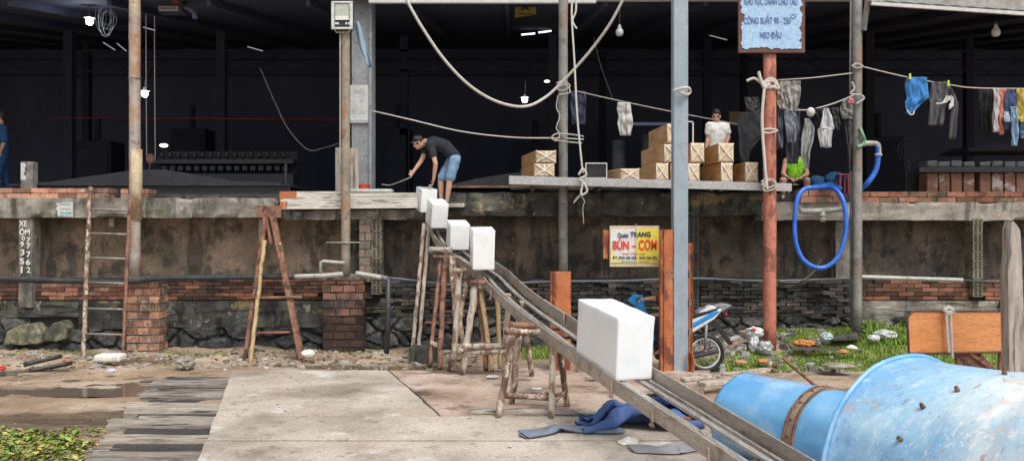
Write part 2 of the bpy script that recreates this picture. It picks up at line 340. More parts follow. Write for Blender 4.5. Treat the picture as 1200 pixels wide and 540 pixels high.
def bake(o):
    """evaluate one object by itself in a scratch scene"""
    ts = bpy.data.scenes.new('scratch'); ts.collection.objects.link(o)
    vl = ts.view_layers[0]; vl.update(); dg = vl.depsgraph; dg.update()
    me = bpy.data.meshes.new_from_object(o.evaluated_get(dg), depsgraph=dg)
    ts.collection.objects.unlink(o); bpy.data.scenes.remove(ts)
    return me
def text(body, px, py, hpx, wpx, Y, m, parent, name='lettering', bold=0.0, align='CENTER', dy=.012, rotz=0):
    """raised lettering, centred at the photo position, hpx high caps and wpx wide in all"""
    cu = bpy.data.curves.new(name, 'FONT'); cu.body = body; cu.align_x = 'CENTER'; cu.align_y = 'CENTER'
    cu.size = 1; cu.extrude = .004; cu.offset = bold
    t = bpy.data.objects.new(name, cu)
    me = bake(t)
    bpy.data.objects.remove(t)
    xs = [v.co.x for v in me.vertices]; ys = [v.co.y for v in me.vertices]
    cx = (min(xs)+max(xs))/2; cy = (min(ys)+max(ys))/2
    sx = wpx*Y/1000/(max(xs)-min(xs)); sy = hpx*Y/1000/(max(ys)-min(ys))
    org = ORG[parent.name]; c = W(px, py, Y)
    for v in me.vertices:
        x = (v.co.x-cx)*sx; z = (v.co.y-cy)*sy; d = -dy-v.co.z*.5
        v.co = Vector((c.x+x, Y+d, c.z+z))-org
    me.materials.clear(); me.materials.append(m)
    o = bpy.data.objects.new(name, me); COL.objects.link(o); o.parent = parent
    return o

def bricks(mb, x0, x1, z0, z1, y, dep, bw=.2, bh=.062, gap=.01, pal=None, j=.004, ragged=0):
    """courses of bricks, each brick its own box with its own colour"""
    z = z0; k = 0
    while z+bh*.6 < z1:
        zz = min(z+bh, z1); x = x0-(bw*.5 if k % 2 else 0)
        while x < x1-.01:
            a = max(x, x0); b = min(x+bw-gap, x1)
            if b-a > .03 and random.random() > ragged:
                mb.box(a, b, y+random.uniform(-.006, .006), y+dep, z, zz-gap*.6, random.choice(pal), j)
            x += bw
        z += bh+gap*.4; k += 1
    return mb
def hollow(mb, dark, x0, x1, z0, z1, y, dep, nx=2, nz=3, col=(1, 1, 1)):
    """the open end of a hollow brick: a lattice with real holes"""
    w = x1-x0; h = z1-z0; t = .13*w
    hw = (w-(nx+1)*t)/nx; tz = .12*h; hh = (h-(nz+1)*tz)/nz
    for i in range(nx+1): mb.box(x0+i*(hw+t), x0+i*(hw+t)+t, y, y+dep, z0, z1, col)
    for k in range(nz+1):
        for i in range(nx): mb.box(x0+t+i*(hw+t), x0+t+i*(hw+t)+hw, y+.002, y+dep, z0+k*(hh+tz), z0+k*(hh+tz)+tz, col)
    dark.box(x0+.002, x1-.002, y+.05, y+dep+.001, z0+.002, z1-.002)  # black box behind the lattice, painted shade for the holes

# ------------------------------------------------------------------ falling cloth
def drop_sheet(width, height, n, m, seed, frames, lumps, lean):
    """a hanging sheet falls in folds on the floor; gives back where its points end up"""
    made = []
    def add(name, vs, fs):
        me = bpy.data.meshes.new(name); me.from_pydata(vs, [], fs); o = bpy.data.objects.new(name, me); COL.objects.link(o); made.append(o); return o
    def solid(o):
        o.modifiers.new('hit', 'COLLISION'); o.collision.thickness_outer = .01; o.collision.cloth_friction = 30
    solid(add('floor_tmp', [(-4, -4, 0), (4, -4, 0), (4, 4, 0), (-4, 4, 0)], [(0, 1, 2, 3)]))
    for x, y, r in lumps:
        bm = bmesh.new(); bmesh.ops.create_icosphere(bm, subdivisions=3, radius=r); me = bpy.data.meshes.new('lump_tmp'); bm.to_mesh(me); bm.free()
        o = bpy.data.objects.new('lump_tmp', me); o.location = (x, y, 0); COL.objects.link(o); made.append(o); solid(o)
    vs = []; fs = []
    for j in range(m+1):
        for i in range(n+1):
            x = (i/n-.5)*width; z = j/m*height; w = noise.noise_vector(Vector((x*1.7, z*1.7, seed)))
            vs.append((x*.85+.12*w.x, .16*w.y+.12*math.sin(z*7+seed)+.1*math.sin(x*5+seed)+z*lean, z*.9+.25+.05*w.z))
    for j in range(m):
        for i in range(n): a = j*(n+1)+i; fs.append((a, a+1, a+n+2, a+n+1))
    o = add('sheet_tmp', vs, fs); md = o.modifiers.new('cloth', 'CLOTH'); st = md.settings
    st.quality = 6; st.mass = .25; st.tension_stiffness = 15; st.compression_stiffness = 15; st.shear_stiffness = 8; st.bending_stiffness = .15; st.air_damping = 2
    cs = md.collision_settings; cs.use_self_collision = True; cs.self_distance_min = .014; cs.distance_min = .012; cs.collision_quality = 3
    md.point_cache.frame_start = 1; md.point_cache.frame_end = frames
    for f in range(1, frames+1): sc.frame_set(f)
    dg = bpy.context.evaluated_depsgraph_get(); ev = o.evaluated_get(dg); me = ev.to_mesh(); pts = [tuple(v.co) for v in me.vertices]; ev.to_mesh_clear()
    for q in made: bpy.data.objects.remove(q)
    sc.frame_set(1)
    return n, m, pts
SHEET_BIG = drop_sheet(1.9, 1.7, 46, 42, 3, 62, [(.1, .0, .2), (-.3, .1, .14), (.45, .05, .15)], .12)
SHEET_SMALL = drop_sheet(1.1, .6, 28, 16, 8, 40, [(0, 0, .04)], .6)
# ================================================================== ground
def sm(a, b, x):
    t = min(1, max(0, (x-a)/(b-a))); return t*t*(3-2*t)
def gh(x, y):
    n = noise.fractal(Vector((x*.6, y*.9, 0)), 1, 2, 5)*.035
    h = n
    h += .018*noise.fractal(Vector((x*3.1, y*3.7, 5)), 1, 2, 4)
    h += sm(14.2, 16, y)*(.05+.09*noise.noise(Vector((x*1.3, y*2, 3))))*(1-sm(17, 18, y))
    h += sm(2.9, 4.2, x)*sm(14.0, 16.0, y)*.36*(1-sm(12, 14, x))*(1-sm(17, 18, y))
    if x < -3 and 9.2 < y < 13.5:   # wheel ruts across the road
        h += -.03*math.exp(-((y-12.2)/.35)**2)-.025*math.exp(-((y-10.6)/.3)**2)+.02*math.exp(-((y-11.4)/.3)**2)
    return h
xs = [-300, -150, -80, -40, -22]+[-14+.1*i for i in range(281)]+[22, 40, 80, 150, 300]
ys = [-300, -100, -30, -8, 0, 3]+[5+.1*i for i in range(121)]+[19, 24, 40, 80, 200, 300]
g = MB(); nx = len(xs)
for y in ys:
    for x in xs: g.v.append(Vector((x, y, gh(x, y) if (-14 <= x <= 14 and 5 <= y <= 17.5) else 0)))
for j in range(len(ys)-1):
    for i in range(nx-1):
        a = j*nx+i; g.face((a, a+1, a+nx+1, a+nx), True)
tag(g.build('ground', M['dirt'], org=Vector((0, 0, 0)), fixn=False), kind='structure')

# concrete slabs of the quay, seams left open between them
ZD = .12
def slab(name, poly, m, z=ZD):
    s = MB(); n = len(poly)
    # subdivide edges and roughen them
    pts = []
    for i in range(n):
        a = Vector(poly[i]); b = Vector(poly[(i+1) % n]); k = max(2, int((b-a).length/.12))
        for t in range(k):
            p = a.lerp(b, t/k); w = noise.noise_vector(Vector((p.x*3, p.y*3, 0)))*.018
            pts.append((p.x+w.x, p.y+w.y))
    b0 = len(s.v); n = len(pts)
    s.v += [Vector((x, y, z)) for x, y in pts]+[Vector((x, y, z-.3)) for x, y in pts]
    s.face(tuple(range(b0, b0+n))); s.face(tuple(range(b0+2*n-1, b0+n-1, -1)))
    for i in range(n):
        j = (i+1) % n; s.face((b0+i, b0+n+i, b0+n+j, b0+j))
    return tag(s.build(name, m, org=Vector((0, 0, 0)), bevel=.008), kind='structure')
def Lx(y): return -4.38+(13.35-y)*.268        # left edge of the slabs
g_ = .022
slab('pavement', [(Lx(4), 4), (3.2, 4), (2.6, 6), (2.1, 8.86-g_), (Lx(8.86), 8.86-g_)], M['slab'])
slab('pavement', [(Lx(8.88), 8.88+g_), (2.1, 8.88+g_), (2.2, 10.0-g_), (-.82, 10.05-g_), (Lx(10.05), 10.03-g_)], M['slab'], ZD+.004)
slab('pavement', [(Lx(10.06), 10.06+g_), (-.86, 10.08+g_), (-1.95, 13.35), (-3.0, 13.38), (Lx(13.35), 13.35)], M['slab'], ZD-.003)
slab('pavement', [(-.82, 10.03+g_), (2.25, 10.03+g_), (2.5, 11.1), (-1.17, 11.15)], M['slab_brown'], ZD-.002)
slab('pavement', [(-1.19, 11.17), (2.5, 11.13), (2.75, 12.2), (-1.56, 12.25)], M['slab_brown'], ZD+.003)
slab('pavement', [(-1.57, 12.28), (2.76, 12.23), (3.1, 13.35), (-1.92, 13.35)], M['slab_brown'], ZD-.004)

# timber edging down the left side of the slabs
te = thing('timber_platform', (-4.6, 10.5, 0), 'row of split grey sleepers edging the left side of the concrete slabs', 'timber edging')
y = 13.25; k = 0
rag = {13.25: 190}
while y > 6.6:
    w = random.choice((.26, .34, .4, .46, .3)); y2 = y-w
    ln = random.uniform(.98, 1.3)+.06*math.sin(k*1.9)
    if y < 10: ln *= .93
    xr = Lx(y)+.1; xl = xr-ln-.1
    p = MB(); zt = ZD-.015-(.0 if k % 2 else .07)-random.uniform(0, .04)
    c = random.uniform(.5, 1.15); p.col = (c, c*random.uniform(.96, 1), c*random.uniform(.92, 1))
    ph = random.uniform(0, 50)
    def f(u, v, xl=xl, xr=xr, y=y, w=w, zt=zt, ph=ph):
        x = xl+(xr-xl)*u
        gr = noise.noise(Vector((x*.8, v*7+ph, 0)))*.026+noise.noise(Vector((x*1.5, v*19, ph)))*.018
        e = -.05*max(0, abs(v-.5)*2-.75)*4
        xx = x+(.05*noise.noise(Vector((v*5, ph, 2))) if u < .1 else 0)
        return (xx, y-w*v, zt+gr+e)
    p.grid(f, 26, 14, False)
    zb = -.15; b = len(p.v)
    # skirt
    ring = [f(i/26, 0) for i in range(27)]+[f(1, j/14) for j in range(1, 15)]+[f(i/26, 1) for i in range(25, -1, -1)]+[f(0, j/14) for j in range(13, 0, -1)]
    p.v += [Vector(q) for q in ring]+[Vector((q[0], q[1], zb)) for q in ring]; n = len(ring)
    for i in range(n): p.face((b+i, b+(i+1) % n, b+n+(i+1) % n, b+n+i))
    p.build('plank', M['oldwood'], te, fixn=False)
    y = y2-random.choice((.05, .09, .14)); k += 1

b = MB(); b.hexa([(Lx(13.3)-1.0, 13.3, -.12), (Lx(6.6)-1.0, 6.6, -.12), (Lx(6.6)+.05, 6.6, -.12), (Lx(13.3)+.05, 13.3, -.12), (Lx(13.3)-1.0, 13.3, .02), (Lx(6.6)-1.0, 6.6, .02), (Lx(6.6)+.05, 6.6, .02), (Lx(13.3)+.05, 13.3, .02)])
b.build('gap_shade_bed', M['rung'], te)  # dark bed added below the planks, painting shade into their gaps
# ================================================================== loading dock
dk = thing('loading_dock', (0, 16.5, 0), 'old masonry loading dock running the whole width with brick, stone and concrete', 'loading dock')
BR = [(1.3, 1.3, 1.3), (1.5, 1.45, 1.4), (1, 1, 1), (1.2, 1, .95), (.8, .8, .8), (1.6, 1.5, 1.5), (.6, .55, .55)]
def X(px, Y=16.): return (px-600)*Y/1000
def Z(py, Y=16.): return H-(py-270)*Y/1000
def wavy_beam(name, px0, px1, py0, py1, y0, y1, m, amp=.02):
    """concrete beam with broken edges"""
    b = MB(); x0, x1, z1, z0 = X(px0), X(px1), Z(py0), Z(py1)
    prof = [(0, 0), (0, .2), (0, .4), (0, .6), (0, .8), (0, 1), (.15, 1), (1, 1), (1, 0), (.15, 0)]
    n = int((x1-x0)/.07)
    def f(u, v):
        i = v*(len(prof)); i0 = int(i) % len(prof); p = prof[i0]
        x = x0+(x1-x0)*u
        yy = y0+(y1-y0)*p[0]; zz = z0+(z1-z0)*p[1]
        w = noise.fractal(Vector((x*2.1, p[0]*3, p[1]*2+y0)), 1, 2, 4)
        if p[0] < .2:
            yy += amp*w; zz += amp*.9*noise.noise(Vector((x*3, zz*3, 1)))
            if p[1] in (0, 1) and noise.noise(Vector((x*1.4, p[1]*9, 5))) > .3: yy += .03; zz += (.02 if p[1] == 0 else -.02)
        return (x, yy, zz)
    b.grid(f, n, len(prof), False)
    b.face(tuple(i*(n+1) for i in range(len(prof)))); b.face(tuple(i*(n+1)+n for i in range(len(prof)))[::-1])
    return b.build(name, m, dk, merge=True)
wavy_beam('concrete_beam', -120, 334, 232, 255, 16.0, 16.5, M['beam'])
wavy_beam('concrete_beam', 334, 497, 246, 257, 16.0, 16.5, M['beam'])
wavy_beam('concrete_beam', 497, 893, 226, 253, 16.0, 16.5, M['beamdark'], .03)
wavy_beam('concrete_beam', 893, 1340, 237, 258, 16.02, 16.5, M['beamlight'], .02)
# brick courses lying on the beam
def mesh_bricks(name, px0, px1, py0, py1, y, dep, m, **k):
    b = MB(); bricks(b, X(px0), X(px1), Z(py1), Z(py0), y, dep, **k); return b.build(name, m, dk, bevel=.004)
mesh_bricks('brick_course', -60, 126, 220, 232.5, 16.03, .4, M['brick'], bw=.34, bh=.096, pal=BR)
mesh_bricks('brick_course', 140, 172, 221, 232.5, 16.05, .4, M['brick'], bw=.3, bh=.09, pal=BR)
mesh_bricks('brick_course', 172, 500, 226, 233, 16.1, .3, M['darkbrick'], bw=.68, bh=.09, gap=.04, pal=[(1, 1, 1), (1.6, 1.6, 1.6)])
mesh_bricks('brick_course', 1010, 1340, 223, 237, 16.05, .4, M['brick'], bw=.36, bh=.1, pal=[(.55, .6, .5), (.8, .75, .7), (1, .8, .8), (.9, .55, .5), (.5, .5, .45)])
mesh_bricks('brick_course', 938, 985, 220, 237.5, 15.98, .4, M['brick'], bw=.3, bh=.12, pal=BR)
# recessed rendered wall above a ledge
def slabwall(name, px0, px1, py0, py1, y, m):
    b = MB(); x0, x1, z1, z0 = X(px0), X(px1), Z(py0), Z(py1)
    b.grid(lambda u, v: (x0+(x1-x0)*u, y+.03*noise.fractal(Vector((x0+(x1-x0)*u, v*2, 3)), 1, 2, 5), z0+(z1-z0)*v), int((x1-x0)/.12), 18)
    return b.build(name, m, dk, fixn=False)
slabwall('rendered_wall', -120, 440, 245, 330, 16.55, M['render_l'])
slabwall('rendered_wall', 440, 985, 245, 330, 16.55, M['render_m'])
slabwall('rendered_wall', 985, 1340, 245, 330, 16.55, M['render_m'])
# low brick wall, front face Y=16.15
b = MB()
b.box(X(-120), X(1340), 16.22, 16.9, -.1, Z(326)-.02); b.build('wall_core', M['dark_mortar'], dk)
DB = [(1, 1, 1), (1.5, 1.4, 1.3), (.7, .7, .7), (2.2, 1.8, 1.6), (1.2, 1.2, 1.2), (.5, .5, .5)]
mesh_bricks('brick_wall', -60, 86, 326, 352, 16.15, .2, M['brick'], bw=.3, bh=.075, pal=[(.6, .5, .5), (.35, .3, .3), (.9, .8, .8), (.2, .2, .2)], ragged=.06)
mesh_bricks('brick_wall', 86, 148, 326, 352, 16.15, .2, M['brick'], bw=.3, bh=.075, pal=[(.9, .8, .8), (.7, .6, .6), (.5, .4, .4)], ragged=.04)
mesh_bricks('brick_wall', 187, 377, 326, 352, 16.15, .2, M['brick'], bw=.28, bh=.065, pal=[(.35, .3, .3), (.2, .2, .2), (.7, .5, .45), (.25, .22, .22), (.12, .12, .12)], ragged=.06)
mesh_bricks('brick_wall', 427, 1000, 327, 372, 16.15, .2, M['darkbrick'], bw=.27, bh=.066, pal=DB+[(1.8, 1.6, 1.4), (.3, .3, .3)], ragged=.12, j=.014)
mesh_bricks('brick_wall', 1010, 1180, 328, 352, 16.13, .2, M['brick'], bw=.3, bh=.075, pal=[(.75, .6, .6), (.5, .42, .4), (.3, .28, .28), (.9, .75, .7), (.2, .2, .2)], ragged=.08)
mesh_bricks('brick_wall', 1180, 1340, 328, 352, 16.13, .2, M['darkbrick'], bw=.3, bh=.075, pal=DB)
# concrete band
for p0, p1, a, bb, m in ((187, 377, 353, 384, 'beamdark'), (88, 148, 353, 386, 'beamdark'), (-60, 88, 353, 372, 'beamdark'), (1010, 1066, 353, 384, 'beam'), (1010, 1340, 353, 372, 'beam')):
    bx = MB(); x0, x1 = X(p0), X(p1); z1, z0 = Z(a), Z(bb)
    bx.grid(lambda u, v: (x0+(x1-x0)*u, 16.12+.03*noise.fractal(Vector(((x0+(x1-x0)*u)*1.5, v*3, p0)), 1, 2, 5), z0+(z1-z0)*v), int((x1-x0)/.06), 12, False)
    bx.build('concrete_band', M[m], dk, fixn=False)
# stone footing of irregular lumps
def stones(name, px0, px1, pya, pyb, y, pal, w=.5, h=.26):
    """rubble stone facing: flat irregular faces parted by sunken joints"""
    b = MB(); x0, x1, zt, zb = X(px0), X(px1), Z(pya), Z(pyb); cell = .03
    nu = int((x1-x0)/cell); nv = int((zt-zb)/cell); seed = px0*.13
    def vor(x, z):
        q = Vector((x/w+.35*noise.noise(Vector((x*2, z*2, seed))), z/h+.3*noise.noise(Vector((x*2.3, z*2.3, seed+3))), 0))
        d, p = noise.voronoi(q+Vector((0, seed, 0)), distance_metric='DISTANCE')
        return d[1]-d[0], p[0]
    cols = {}
    def f(u, v):
        x = x0+(x1-x0)*u; z = zb+(zt-zb)*v; e, c = vor(x, z)
        k = noise.noise(Vector((c.x*7, c.y*7, 2)))
        j = 1-sm(.02, .14, e)
        n = noise.fractal(Vector((x*7, z*7, 0)), 1, 2, 4)
        tilt = (x*noise.noise(Vector((c.x*3, c.y, 0)))+z*noise.noise(Vector((c.x, c.y*3, 5))))*.0
        return (x+.01*n, y+.06*k*0.6+.085*j+.02*n+.012*noise.noise(Vector((x*22, z*22, 0))), z)
    b.grid(f, nu, nv, False)
    for i in range(len(b.f)):
        u = (i % nu+.5)/nu; v = (i//nu+.5)/nv; x = x0+(x1-x0)*u; z = zb+(zt-zb)*v; e, c = vor(x, z)
        g_ = pal[int(abs(noise.noise(Vector((c.x*5, c.y*5, 9))))*97) % len(pal)]
        m_ = .55+.45*sm(.01, .07, e); b.c[i] = tuple(q*m_ for q in g_)
    return b.build(name, M['stone'], dk, fixn=False)
SP = [(.9, .92, .95), (1.3, 1.3, 1.3), (.6, .62, .64), (1.7, 1.65, 1.6)]
stones('stone_footing', -60, 30, 372, 424, 16.1, SP)
stones('stone_footing', 30, 148, 386, 424, 16.08, SP, .45, .3)
stones('stone_footing', 187, 377, 384, 424, 16.1, [(.8, .85, .92), (1.1, 1.15, 1.25), (.6, .63, .7)], .6, .36)
stones('stone_footing', 427, 1000, 372, 424, 16.1, SP, .42, .24)
stones('stone_footing', 1000, 1340, 372, 424, 16.1, [(.5, .5, .5), (.8, .75, .7), (1, .9, .85)], .45, .24)
for q0, q1, q2, q3 in ((8, 52, 378, 402), (54, 80, 376, 398)):
    bx = MB(); a_, c_ = X(q0), X(q1); z0_, z1_ = Z(q3), Z(q2); bx.col = (2.7, 2.6, 1.8)
    poly = [(a_, z0_), (a_+(c_-a_)*.5, z0_-.03), (c_, z0_+.02), (c_+.02, z0_+.2), (a_+(c_-a_)*.8, z1_), (a_+(c_-a_)*.4, z1_-.03), (a_+.06, z1_-.16)]
    bx.poly(poly, 15.9, 16.25)
    for v in bx.v: v += noise.noise_vector(v*3)*.03
    bx.build('mossy_stone', M['stone'], dk, bevel=.03)
# concrete post with hand painted writing
def post(px0, px1, py0, py1, y, m=M['beam'], dep=.3, name='concrete_post'):
    b = MB(); x0, x1, z1, z0 = X(px0, y), X(px1, y), Z(py0, y), Z(py1, y)
    b.grid(lambda u, v: [(x0, y+dep), (x0, y), (x0+(x1-x0)*.5, y), (x1, y), (x1, y+dep)][int(round(u*4))]+(z0+(z1-z0)*v+0*u,), 4, 24, False)
    for i, v in enumerate(b.v): v += noise.noise_vector(v*3)*.012
    o = b.build(name, m, dk, fixn=False, solid=0); return o
cp = post(22, 38, 254, 360, 16.05)
post(410, 426, 252, 322, 16.3, M['beamdark'])
post(979, 1000, 257, 328, 16.3, M['beam'])
post(-60, -30, 254, 415, 16.1)
for s, x_, y_, w_, h_ in (('XE', 27.5, 262, 9, 7), ('ÔM', 29.5, 271, 12, 8.5), ('0', 28, 279, 4, 5), ('7', 34, 281, 4.5, 6), ('9', 26.5, 286, 4, 6.5), ('7', 34, 288, 4.5, 6.5),
                        ('3', 27, 295.5, 4.5, 7), ('7', 34, 298, 5, 7), ('5', 26.5, 306, 5, 7), ('6', 33.5, 307, 5, 7), ('1', 26, 316, 2, 8), ('2', 34, 316, 4.5, 7)):
    text(s, x_, y_, h_, w_, 16.03, M['paint_w'], cp, bold=.02, dy=.018)
# hollow brick columns (open brick ends) 
def hcol(px0, px1, py0, py1, y, dep, col, n=1, name='hollow_brick_column', solidleft=0):
    b = MB(); d = MB(); x0, x1 = X(px0, y), X(px1, y); z = Z(py1, y); zt = Z(py0, y); h = .17
    while z < zt-.05:
        hh = min(h, zt-z); c = random.uniform(.75, 1.2); cc = tuple(q*c for q in col)
        w = (x1-x0)/n
        for i in range(n): hollow(b, d, x0+i*w+.004, x0+(i+1)*w-.004, z+.006, z+hh-.006, y+random.uniform(-.004, .006), dep, 2, 3, cc)
        z += hh
    o = b.build(name, M['beam'] if col[0] < .9 else M['brick'], dk)
    o2 = d.build('hollow_shade', M['black'], o)
    return o
M['hb'] = mat('dusty hollow brick', [(.16, .14, .12), (.28, .25, .21)], 5, bump=.5, vcol=True, layers=[Ly((.06, .06, .05), 3, .55, .65, .7)])
def hcol2(*a, **k):
    o = hcol(*a, **k); o.data.materials.clear(); o.data.materials.append(M['hb']); return o
hcol2(435, 447, 252, 345, 15.98, .3, (1, 1, .95))
b = MB(); bricks(b, X(421), X(435), Z(330), Z(252), 16.0, .3, bw=.22, bh=.15, pal=[(1, .9, .85), (.8, .8, .75), (1.2, .9, .8)]); b.build('brick_column', M['hb'], dk, bevel=.004)
hcol2(807, 819, 253, 380, 16.05, .2, (.4, .4, .4))
hcol2(1140, 1152, 256, 348, 16.0, .3, (.95, 1, .85))
# brick piers
def pier(px0, px1, py0, py1, y, pal, cap=True, dark=False):
    x0, x1 = X(px0, y), X(px1, y); z0, z1 = Z(py1, y), Z(py0, y)
    o = MB(); o.box(x0+.02, x1-.02, y+.02, y+.62, z0, z1-.05); core = o.build('brick_pier', M['mortar'] if not dark else M['dark_mortar'], dk)
    b = MB(); hb = b; d = MB(); z = z0; k = 0; h = .145
    while z < z1-.1:
        hw = .13
        if k % 2 == 0:
            hollow(hb, d, x1-hw, x1-.004, z+.008, z+h-.012, y+random.uniform(-.006, .006), .2, 2, 3, random.choice(pal)); a, c = x0, x1-hw-.012
            if k % 4 == 0: hollow(hb, d, x0, x0+hw, z+.008, z+h-.012, y+random.uniform(-.006, .006), .2, 2, 3, random.choice(pal)); a = x0+hw+.012
        else: a, c = x0, x1
        n = 3 if (c-a) > .6 else 2; off = 0
        for i in range(n):
            b.box(a+(c-a)*i/n+.009, a+(c-a)*(i+1)/n-.011, y+random.uniform(-.012, .012), y+.6, z+.009, z+h-.017, random.choice(pal), .006)
        z += h; k += 1
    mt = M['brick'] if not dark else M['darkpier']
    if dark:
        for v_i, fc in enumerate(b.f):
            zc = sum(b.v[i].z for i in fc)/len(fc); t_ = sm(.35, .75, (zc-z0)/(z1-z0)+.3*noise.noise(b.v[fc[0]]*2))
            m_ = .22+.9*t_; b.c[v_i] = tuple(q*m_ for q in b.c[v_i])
    b.build('brick_work', mt, core); d.build('hollow_shade', M['black'], core)
    if cap:
        b = MB(); b.grid(lambda u, v: (x0-.02+(x1-x0+.04)*u, y-.02, 0), 1, 1); b = MB()
        b.box(x0-.02, x1+.02, y-.02, y+.64, z1-.1, z1, j=.015); b.build('pier_cap', M['beam'], core, bevel=.02)
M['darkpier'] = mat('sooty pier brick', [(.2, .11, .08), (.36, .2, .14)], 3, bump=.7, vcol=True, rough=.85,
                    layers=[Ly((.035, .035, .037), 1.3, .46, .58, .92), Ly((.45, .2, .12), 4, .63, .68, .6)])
pier(148, 187, 325, 420, 15.75, [(1, 1, 1), (1.2, 1.15, 1.1), (.9, .8, .75), (.75, .7, .65), (1.35, 1.3, 1.2)])
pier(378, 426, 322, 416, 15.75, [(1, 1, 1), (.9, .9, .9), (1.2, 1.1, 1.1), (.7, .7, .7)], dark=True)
# dock floor
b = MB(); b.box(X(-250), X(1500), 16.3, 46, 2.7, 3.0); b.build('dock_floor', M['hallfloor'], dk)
b = MB(); b.box(X(503), X(545), 15.7, 16.05, Z(243, 15.8), Z(238.5, 15.8)); b.box(X(500), X(512), 15.75, 16.02, 2.3, Z(243.5, 15.8)); b.build('standing_plank', M['oldwood'], dk, bevel=.006)

# painted timbers along the edge
for px0, px1, py0, py1, y, lb in ((330, 404, 225, 236, 15.86, 'upper left white timber with orange end lying on the dock edge'),
                                  (331, 405, 236.5, 245, 15.84, 'lower left white timber with orange end lying on the dock edge'),
                                  (406, 491, 231, 244.5, 15.82, 'long flaking white timber on the dock edge left of the ice blocks'),
                                  (404, 494, 226, 230.5, 15.88, 'thin dark timber lying on top of the long white timber')):
    b = MB(); b.box(X(px0), X(px1), y, y+.2, Z(py1), Z(py0), j=.012)
    t = b.build('timber_beam', M['timber'] if 'white' in lb else M['oldwood'], bevel=.01); tag(t, lb, 'timber', 'timbers along the dock edge')
    if 'orange' in lb:
        c = MB(); c.box(X(px0)-.004, X(px0+20-(py0-225)), y-.004, y+.204, Z(py1)-.004, Z(py0)+.004); c.build('orange_end', M['orange'], t, bevel=.01)
b = MB(); b.box(X(411), X(459), 15.95, 16.3, Z(225), Z(221.5)); tag(b.build('white_board', M['colwhite'], bevel=.006), 'thin white board lying flat beside the red pot on the dock edge', 'board')

# ================================================================== warehouse
wh = thing('warehouse', (0, 17, 3), 'dark open fronted warehouse hall on top of the loading dock', 'warehouse')
def part(name, m, parent, *boxes, bevel=0):
    b = MB()
    for q in boxes: b.box(*q)
    return b.build(name, M[m] if isinstance(m, str) else m, parent, bevel=bevel)
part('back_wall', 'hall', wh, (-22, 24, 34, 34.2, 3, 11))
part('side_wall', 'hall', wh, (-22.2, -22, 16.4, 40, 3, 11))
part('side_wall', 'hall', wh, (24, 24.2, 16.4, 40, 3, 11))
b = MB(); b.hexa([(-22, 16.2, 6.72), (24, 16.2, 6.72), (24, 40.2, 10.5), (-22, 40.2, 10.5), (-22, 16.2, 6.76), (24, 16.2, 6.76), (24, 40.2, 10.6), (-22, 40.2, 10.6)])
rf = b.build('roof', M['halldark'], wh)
b = MB(); 
for i in range(24):
    x = -21+i*1.9; b.bar((x, 16.3, 6.66), (x, 40, 10.4), .08, .14)
b.build('rafter', M['halldark'], rf)
b = MB()
for y_ in (26, 32):
    z_ = 6.7+(y_-16.2)*.157
    b.box(-22, 24, y_, y_+.07, z_-.5, z_-.44); b.box(-22, 24, y_, y_+.07, z_-1.1, z_-1.04)
    for i in range(46):
        x = -22+i; b.bar((x, y_+.04, z_-(.5 if i % 2 else 1.06)), (x+1, y_+.04, z_-(1.06 if i % 2 else .5)), .03, .03)
b.build('truss', M['halldark'], wh)
part('front_gutter', 'gutter', wh, (X(700), X(1004), 15.9, 16.05, Z(1.5), Z(-6)), (X(430), X(700), 16.2, 16.3, Z(0), Z(-6)))
# roof sheet dropping lower at the right
b = MB(); y0 = 15.2
b.grid(lambda u, v: (X(1024, y0)+(9)*u, y0+3.0*v, Z(4+ (16-4)*u*9/2.7, y0)+.03+1.0*v+.02*math.sin(u*190)), 220, 2); b.build('roof_sheet', M['roof'], wh, fixn=False, solid=.01)
b = MB(); b.bar((X(1020, y0), y0-.03, Z(5, y0)), (X(1024, y0)+9, y0-.03, Z(5+12*9/2.7, y0)), .06, .06); b.build('gutter_edge', M['gutter'], wh)
b = MB(); b.grid(lambda u, v: (X(1040, y0-.05)+(9)*u, y0-.04+.01*math.sin(u*300), Z(4+12*u*9/2.7, y0)+.05+.8*v), 200, 2, False); b.build('fascia_sheet', M['roof'], wh, fixn=False, solid=.01)
# columns inside the hall
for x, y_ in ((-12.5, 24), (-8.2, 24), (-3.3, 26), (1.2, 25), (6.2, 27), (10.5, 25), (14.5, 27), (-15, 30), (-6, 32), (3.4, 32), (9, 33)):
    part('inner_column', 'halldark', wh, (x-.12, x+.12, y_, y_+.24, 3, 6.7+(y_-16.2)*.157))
# red pipe line across the dark
b = MB(); b.tube([(X(60, 22), 22, Z(138, 22)), (X(420, 22), 22, Z(140, 22))], .016); b.build('red_pipe', plain('redp', (.25, .02, .03)), wh)

# front steel column
fc = thing('steel_column', (X(422, 16.6), 16.6, 3), 'grey box steel column behind the floodlight pole', 'column')
Yc = 16.55
part('column_shaft', 'colgrey', fc, (X(412, Yc), X(433, Yc), Yc, Yc+.35, 3.0, 7.0), bevel=.006)
part('flange', 'colgrey', fc, (X(432.6, Yc), X(436, Yc), Yc-.04, Yc+.4, 3.0, 7.0))
part('pale_patch', 'colwhite', fc, (X(408, Yc), X(432, Yc), Yc-.012, Yc-.002, Z(141, Yc), Z(100, Yc)))
part('bracket_plate', 'alu', fc, (X(407, Yc), X(432, Yc), Yc-.05, Yc-.014, Z(144.5, Yc), Z(141.5, Yc)))
tag(part('leaning_board', 'oldwood_v', None, (X(393, 16.2), X(403, 16.2), 16.2, 16.24, Z(224, 16.2), Z(173, 16.2)), bevel=.005), 'left grey upright board behind the floodlight pole', 'board', 'upright boards by the floodlight pole')
